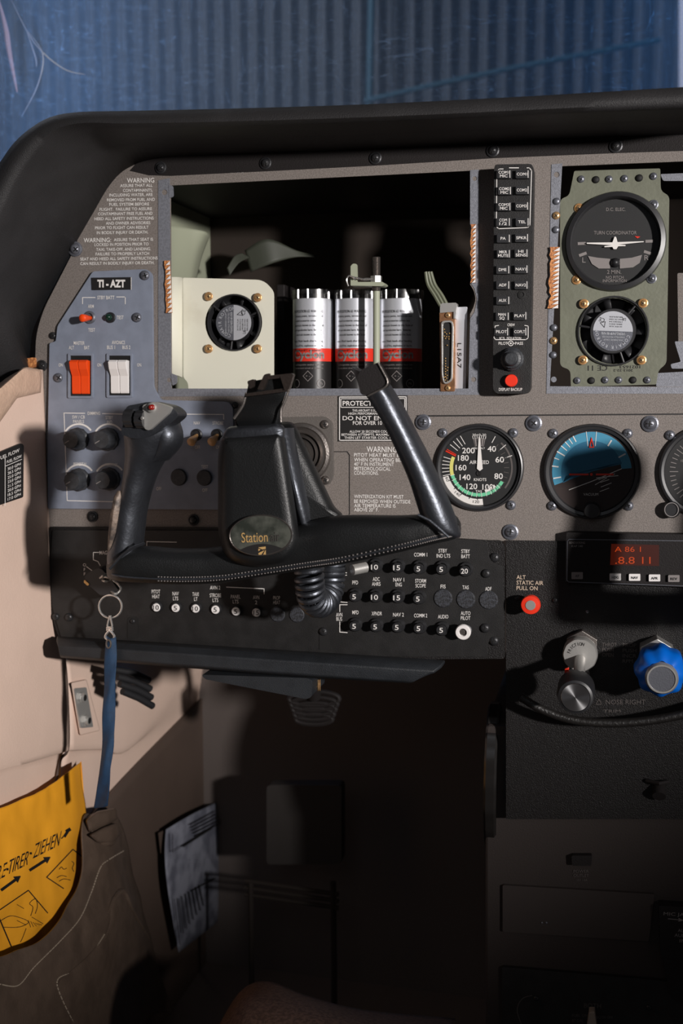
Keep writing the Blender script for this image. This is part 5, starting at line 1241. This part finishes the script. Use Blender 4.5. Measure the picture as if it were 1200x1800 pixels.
# cross bar
BAR = [(197,974,1020),(215,965,1024),(250,957,1027),(320,962,1029),(390,958,1026),(470,940,1014),(540,915,1003),(600,904,994),(700,905,972),(760,903,957),(795,905,949),(807,918,943)]
secs = [((x), (a+b)/2, .150+.004*math.sin(i), (b-a)/2, (.017 if 0 < i < 11 else .011), 90, 2.5) for i, (x, a, b) in enumerate(BAR)]
q_ = cr(secs, 5); bm = NB(); loft(bm, q_, 32, fn=lambda v: Vector((0,-1,0))*.0007*noise.noise(v*140)); mk('cross_bar', bm, M['leatherf'], yk, smooth=True, autos=70)
bot = cr([(x, b, 0) for x, a, b in BAR], 14)
bart = NB(); loft(bart, q_, 32); bmesh.ops.recalc_face_normals(bart, faces=bart.faces); tree3 = BVHTree.FromBMesh(bart); bart.free()
def onbar(px, py, lift=.0004):
    d = ray(px, py).normalized(); h = tree3.ray_cast(CAM, d); return (h[0]-d*lift) if h[0] is not None else None
bm = NB(); L = 0
for (a, b) in zip(bot, bot[1:]):
    if a[0] < 275 or a[0] > 795: continue
    for dy in (-7, -14):
        for t in (.0,):
            x = a[0]+(b[0]-a[0])*t; y = a[1]+(b[1]-a[1])*t+dy; p = onbar(x, y); p2 = onbar(x+2, y-.3)
            if p and p2: tube(bm, [p, p2], .0005, 5)
mk('stitching', bm, M['dimw'], yk, smooth=True)
bm = NB(); q2 = [onbar(a[0], a[1]-10.5, .0) for a in bot[::3]]; q2 = [p for p in q2 if p]; tube(bm, q2, .0010, 6); mk('seam', bm, M['leather'], yk, smooth=True)
# left grip with thumb bulge
bm = NB()
G = [(212,1000,.150,22,.012,0,2.2),(219,975,.152,30,.018,0,2.2),(226,940,.154,28,.019,5,2.1),(232,900,.156,27.5,.018,5,2.1),(240,865,.158,28,.018,8,2.1),(249,832,.160,34,.019,12,2.1),(262,800,.163,46,.021,15,2.2),(268,775,.166,52,.022,12,2.4),(268,752,.168,51,.022,8,2.6),(270,735,.170,45,.018,8,2.6)]
loft(bm, cr(G, 5), 30, fn=lambda v: Vector((0,-1,0))*.0012*noise.noise(v*55)); mk('grip', bm, M['leather'], yk, smooth=True, autos=80)
bm = NB(); loft(bm, [(213,862,.168,6,.004,4,2),(212,872,.167,11,.009,4,2),(209,900,.165,13,.011,5,2),(204,935,.163,12,.011,5,2),(199,962,.160,9,.009,4,2),(197,976,.158,5,.005,4,2)], 16, fn=lambda v: Vector((1,0,.3))*.0012*noise.noise(v*160)); mk('grip_strip', bm, M['worn'], yk, smooth=True, label='worn pale brown strip on the outer edge of the left grip')
bm = NB(); loft(bm, cr([(288,740,.166,26,.016,10,2),(297,762,.169,25,.016,10,2),(296,786,.167,24,.015,10,2),(278,812,.163,20,.012,10,2)],4), 18); mk('thumb_rest', bm, M['leather'], yk, smooth=True)
# switch head on the left grip
bm = NB(); sheet(bm, rp([(213,764,4),(221,714,8),(262,706,8),(300,714,12),(316,730,14),(300,744,8),(262,768,8),(236,772,8)]), .192, .02); mk('switch_housing', bm, M['leather'], yk, bevel=.002)
bm = NB(); sheet(bm, rp([(250,712,5),(272,706,5),(302,716,4),(296,727,3),(262,757,4),(254,754,3)]), .196, .004); hz = mk('switch_plate', bm, M['steel'], yk, bevel=.0008)
for (xa, ya, wd) in ((230,735,17),(250,737,17)):
    b = NB(); n_ = 26; c = P(xa, ya, .192); s = ps(.19); ring_ = []
    for side in (-1, 1):
        ring_.append([b.verts.new(c+Vector((side*wd/2*s*.95, -(.009*(1+.07*(i%2)))*math.cos(2*PI*i/n_), (17*s)*(1+.05*(i%2))*math.sin(2*PI*i/n_)))) for i in range(n_)])
    for i in range(n_): b.faces.new((ring_[0][i], ring_[0][(i+1)%n_], ring_[1][(i+1)%n_], ring_[1][i]))
    b.faces.new(ring_[0]); b.faces.new(ring_[1]); mk('trim_rocker', b, M['btn'], yk)
b = NB(); lathe(b, 264, 717, .198, [(9,.196),(9,.1975),(6,.199),(5,.199)], 24); db = mk('disconnect_button', b, M['steel'], yk, smooth=True)
b = NB(); lathe(b, 264, 716, .202, [(5.5,.198),(5,.2015),(3,.2025),(0,.203)], 20); mk('button_cap', b, M['dred'], db, smooth=True, label='dark red button')
screw(250, 735, 3.5, yk, .2025, 'steel')
# right grip
bm = NB()
G = [(785,940,.150,24,.012,-10,2.2),(776,925,.152,35,.018,-16,2.2),(764,890,.154,37,.020,-20,2.1),(752,857,.156,37,.020,-23,2.1),(727,800,.158,38,.020,-25,2.1),(702,750,.161,38.5,.020,-26,2.1),(678,708,.164,42,.021,-26,2.2),(662,680,.167,41,.021,-26,2.4),(652,660,.169,36,.019,-26,2.6)]
loft(bm, cr(G, 5), 30, fn=lambda v: Vector((0,-1,0))*.0010*noise.noise(v*55)); mk('grip', bm, M['leather'], yk, smooth=True, autos=80)
bm = NB(); sheet(bm, rp([(626,664,5),(634,650,5),(664,637,4),(682,670,6),(678,680,6),(648,696,6),(634,694,6)]), .190, .012); mk('end_cap', bm, M['deep'], yk, bevel=.0015, label='flat black end cap of the right grip')
bm = NB(); tube(bm, [P(x, y, .191) for x, y in cr([(664,637),(674,655),(681,670),(677,680),(662,688),(646,696)],4)], .0008, 8); mk('cap_edge', bm, M['dsteel'], yk, smooth=True)
bm = NB(); tube(bm, [P(x, y, .174) for x, y in ((734,905),(755,915),(775,932),(788,944))], .0012, 8); mk('seam', bm, M['leather'], yk, smooth=True)
bm = NB(); tube(bm, [P(x, y, .176) for x, y in ((193,1000),(215,975),(235,962),(254,955))], .0012, 8); mk('seam', bm, M['leather'], yk, smooth=True)
# hub pad
hubo = rp([(388,768,10),(402,764,8),(490,757,10),(498,764,6),(504,800,20),(522,920,30),(526,958,26),(505,990,30),(445,998,30),(398,984,30),(384,940,20),(384,800,20)], 6)
bm = NB(); pillow(bm, hubo, [(2,.13),(-1,.145),(-1,.165),(2,.173),(7,.178),(14,.1805)], bulge=.0003, ctr=(452,870)); mk('hub_pad', bm, M['leatherf'], yk, smooth=True, autos=80)
bm = NB(); pillow(bm, rp([(388,768,8),(400,750,8),(490,742,8),(502,752,8),(500,774,10),(400,782,10)],5), [(2,.13),(0,.15),(1,.170),(5,.176)], bulge=.002); mk('pad_top', bm, M['leather'], yk, smooth=True, autos=80)
# oval badge
def orot(x, y, o, A=math.radians(2)):
    return P(458+(x-458)*math.cos(A)+(y-940)*math.sin(A), 940-(x-458)*math.sin(A)+(y-940)*math.cos(A), o)
bm = NB(); pillow(bm, circ(458, 941, 56, 56, 37), [(0,.178),(0,.184),(1.5,.1855),(3,.185)], orot, bulge=0); bd = mk('badge', bm, M['dsteel'], yk, smooth=True)
bm = NB(); vs = [bm.verts.new(orot(x, y, .1856)) for x, y in circ(458,941,53,56,34)]; bm.faces.new(vs); mk('badge_face', bm, M['badge'], bd)
bm = NB()
pts = [(458+53*math.cos(t), 941+34*math.sin(t)) for t in [math.radians(a) for a in range(43, 143, 4)]]; arc = [(x, 956+((x-458)/34)**2*8) for x in range(422, 497, 6)]
vs = [bm.verts.new(orot(x, y, .1859)) for x, y in arc+pts]; bm.faces.new(vs); mk('badge_base', bm, M['ink'], bd)
bm = NB(); txt(bm, "Station", 447, 944, 17, 46, off=.1862, mapf=orot, bold=0); mk('lettering', bm, M['gold'], bd)
bm = NB(); txt(bm, "air", 483, 944, 17, 17, off=.1862, mapf=orot, bold=.0); mk('lettering', bm, M['dsteel'], bd)
bm = NB()
sheet(bm, [(453,962),(466,961),(466,965),(460,966)], .1863, 0, mapf=lambda x, y, o: orot(x, y, o)); sheet(bm, [(466,966),(466,975),(461,975)], .1863, 0, mapf=lambda x, y, o: orot(x, y, o))
sheet(bm, [(453,964),(457,966),(453,969)], .1863, 0, mapf=lambda x, y, o: orot(x, y, o)); sheet(bm, [(453,972),(464,967),(458,975),(453,975)], .1863, 0, mapf=lambda x, y, o: orot(x, y, o))
mk('emblem', bm, M['gold'], bd)
# chart clip
cc = thing('chart_clip', 'black leather chart clip with tarnished steel buckle rising from the top of the hub', 'clip', P(460,757,.16))
bm = NB(); grid_surf(bm, [[(437,672,.186),(460,668,.188),(490,663,.188),(508,662,.186)],[(432,696,.182),(460,692,.185),(490,692,.185),(502,690,.182)],[(426,712,.178),(460,712,.180),(480,712,.180),(494,716,.178)],[(412,734,.172),(450,736,.176),(480,738,.176),(494,738,.172)],[(420,756,.166),(450,758,.168),(480,756,.168),(496,748,.166)]], P, 6, 5)
mk('strap', bm, M['leatherf'], cc, smooth=True, solid=.003)
bm = NB()
for pts in ([(411,736),(426,714),(431,698),(433,690)], [(494,742),(494,720),(500,706),(507,686),(512,672)]): tube(bm, [P(x, y, .182) for x, y in cr(pts, 5)], .0011, 8)
mk('metal_edge', bm, M['dsteel'], cc, smooth=True)
bm = NB(); sheet(bm, rp([(430,692,3),(502,682,3),(506,688,3),(432,697,3)]), .194, .005)
sheet(bm, rp([(434,670,3),(446,666,3),(446,680,3),(438,684,3)]), .196, .006); sheet(bm, rp([(452,684,2),(464,658,4),(474,656,3),(462,686,2)]), .197, .004)
sheet(bm, rp([(462,661,3),(514,656,4),(514,662,3),(464,668,3)]), .195, .006); sheet(bm, rp([(492,662,2),(516,657,4),(508,684,3),(500,686,2)]), .196, .005)
mk('buckle', bm, mat('dark_buckle', (110,98,92), .25, .9, .3, 400), cc, bevel=.0008, label='tarnished metal buckle')
# second set of pieces: co-pilot's yoke out of the frame to the right
def copy_tree(o, parent=None):
    c = o.copy(); COL.objects.link(c)
    if parent: c.parent = parent
    for ch in list(o.children): copy_tree(ch, c)
    return c
y2 = copy_tree(yk); y2.location = yk.location + Vector((.515, 0, -.01)); y2['label'] = "co-pilot's black control yoke standing to the right of the centre stack"

# coiled cord under the yoke
path = cr([(543,980,.100),(544,1022,.100),(549,1052,.094),(564,1060,.075),(578,1040,.056),(582,1005,.05),(584,975,.05)], 30); n_ = len(path); turns = 21
C_ = [P(*p) for p in path]; hel = []
for i in range((n_-1)*5):
    t = i/5; k = int(t); f = t-k; c = C_[k].lerp(C_[k+1], f); tan = (C_[k+1]-C_[k]).normalized(); u = Vector((0,-1,0)); v = tan.cross(u).normalized(); u = v.cross(tan)
    a = 2*PI*turns*t/(n_-1); hel.append(c+(u*math.cos(a)+v*math.sin(a))*.0112)
bm = NB(); tube(bm, hel, .0026, 8); tag(mk('coiled_cord', bm, M['leather'], smooth=True), 'black coiled cord looping out beneath the yoke bar', 'cord')
# silver connector ring on the cord
bm = NB(); tube(bm, [P(619,1002,.06), P(643,997,.05)], .005, 16); tag(mk('cord_ferrule', bm, M['steel'], smooth=True), 'small steel ferrule half hidden under the yoke bar next to breaker ten', 'ferrule')
# thin support frame behind the open cavity so the panel is mounted on something solid
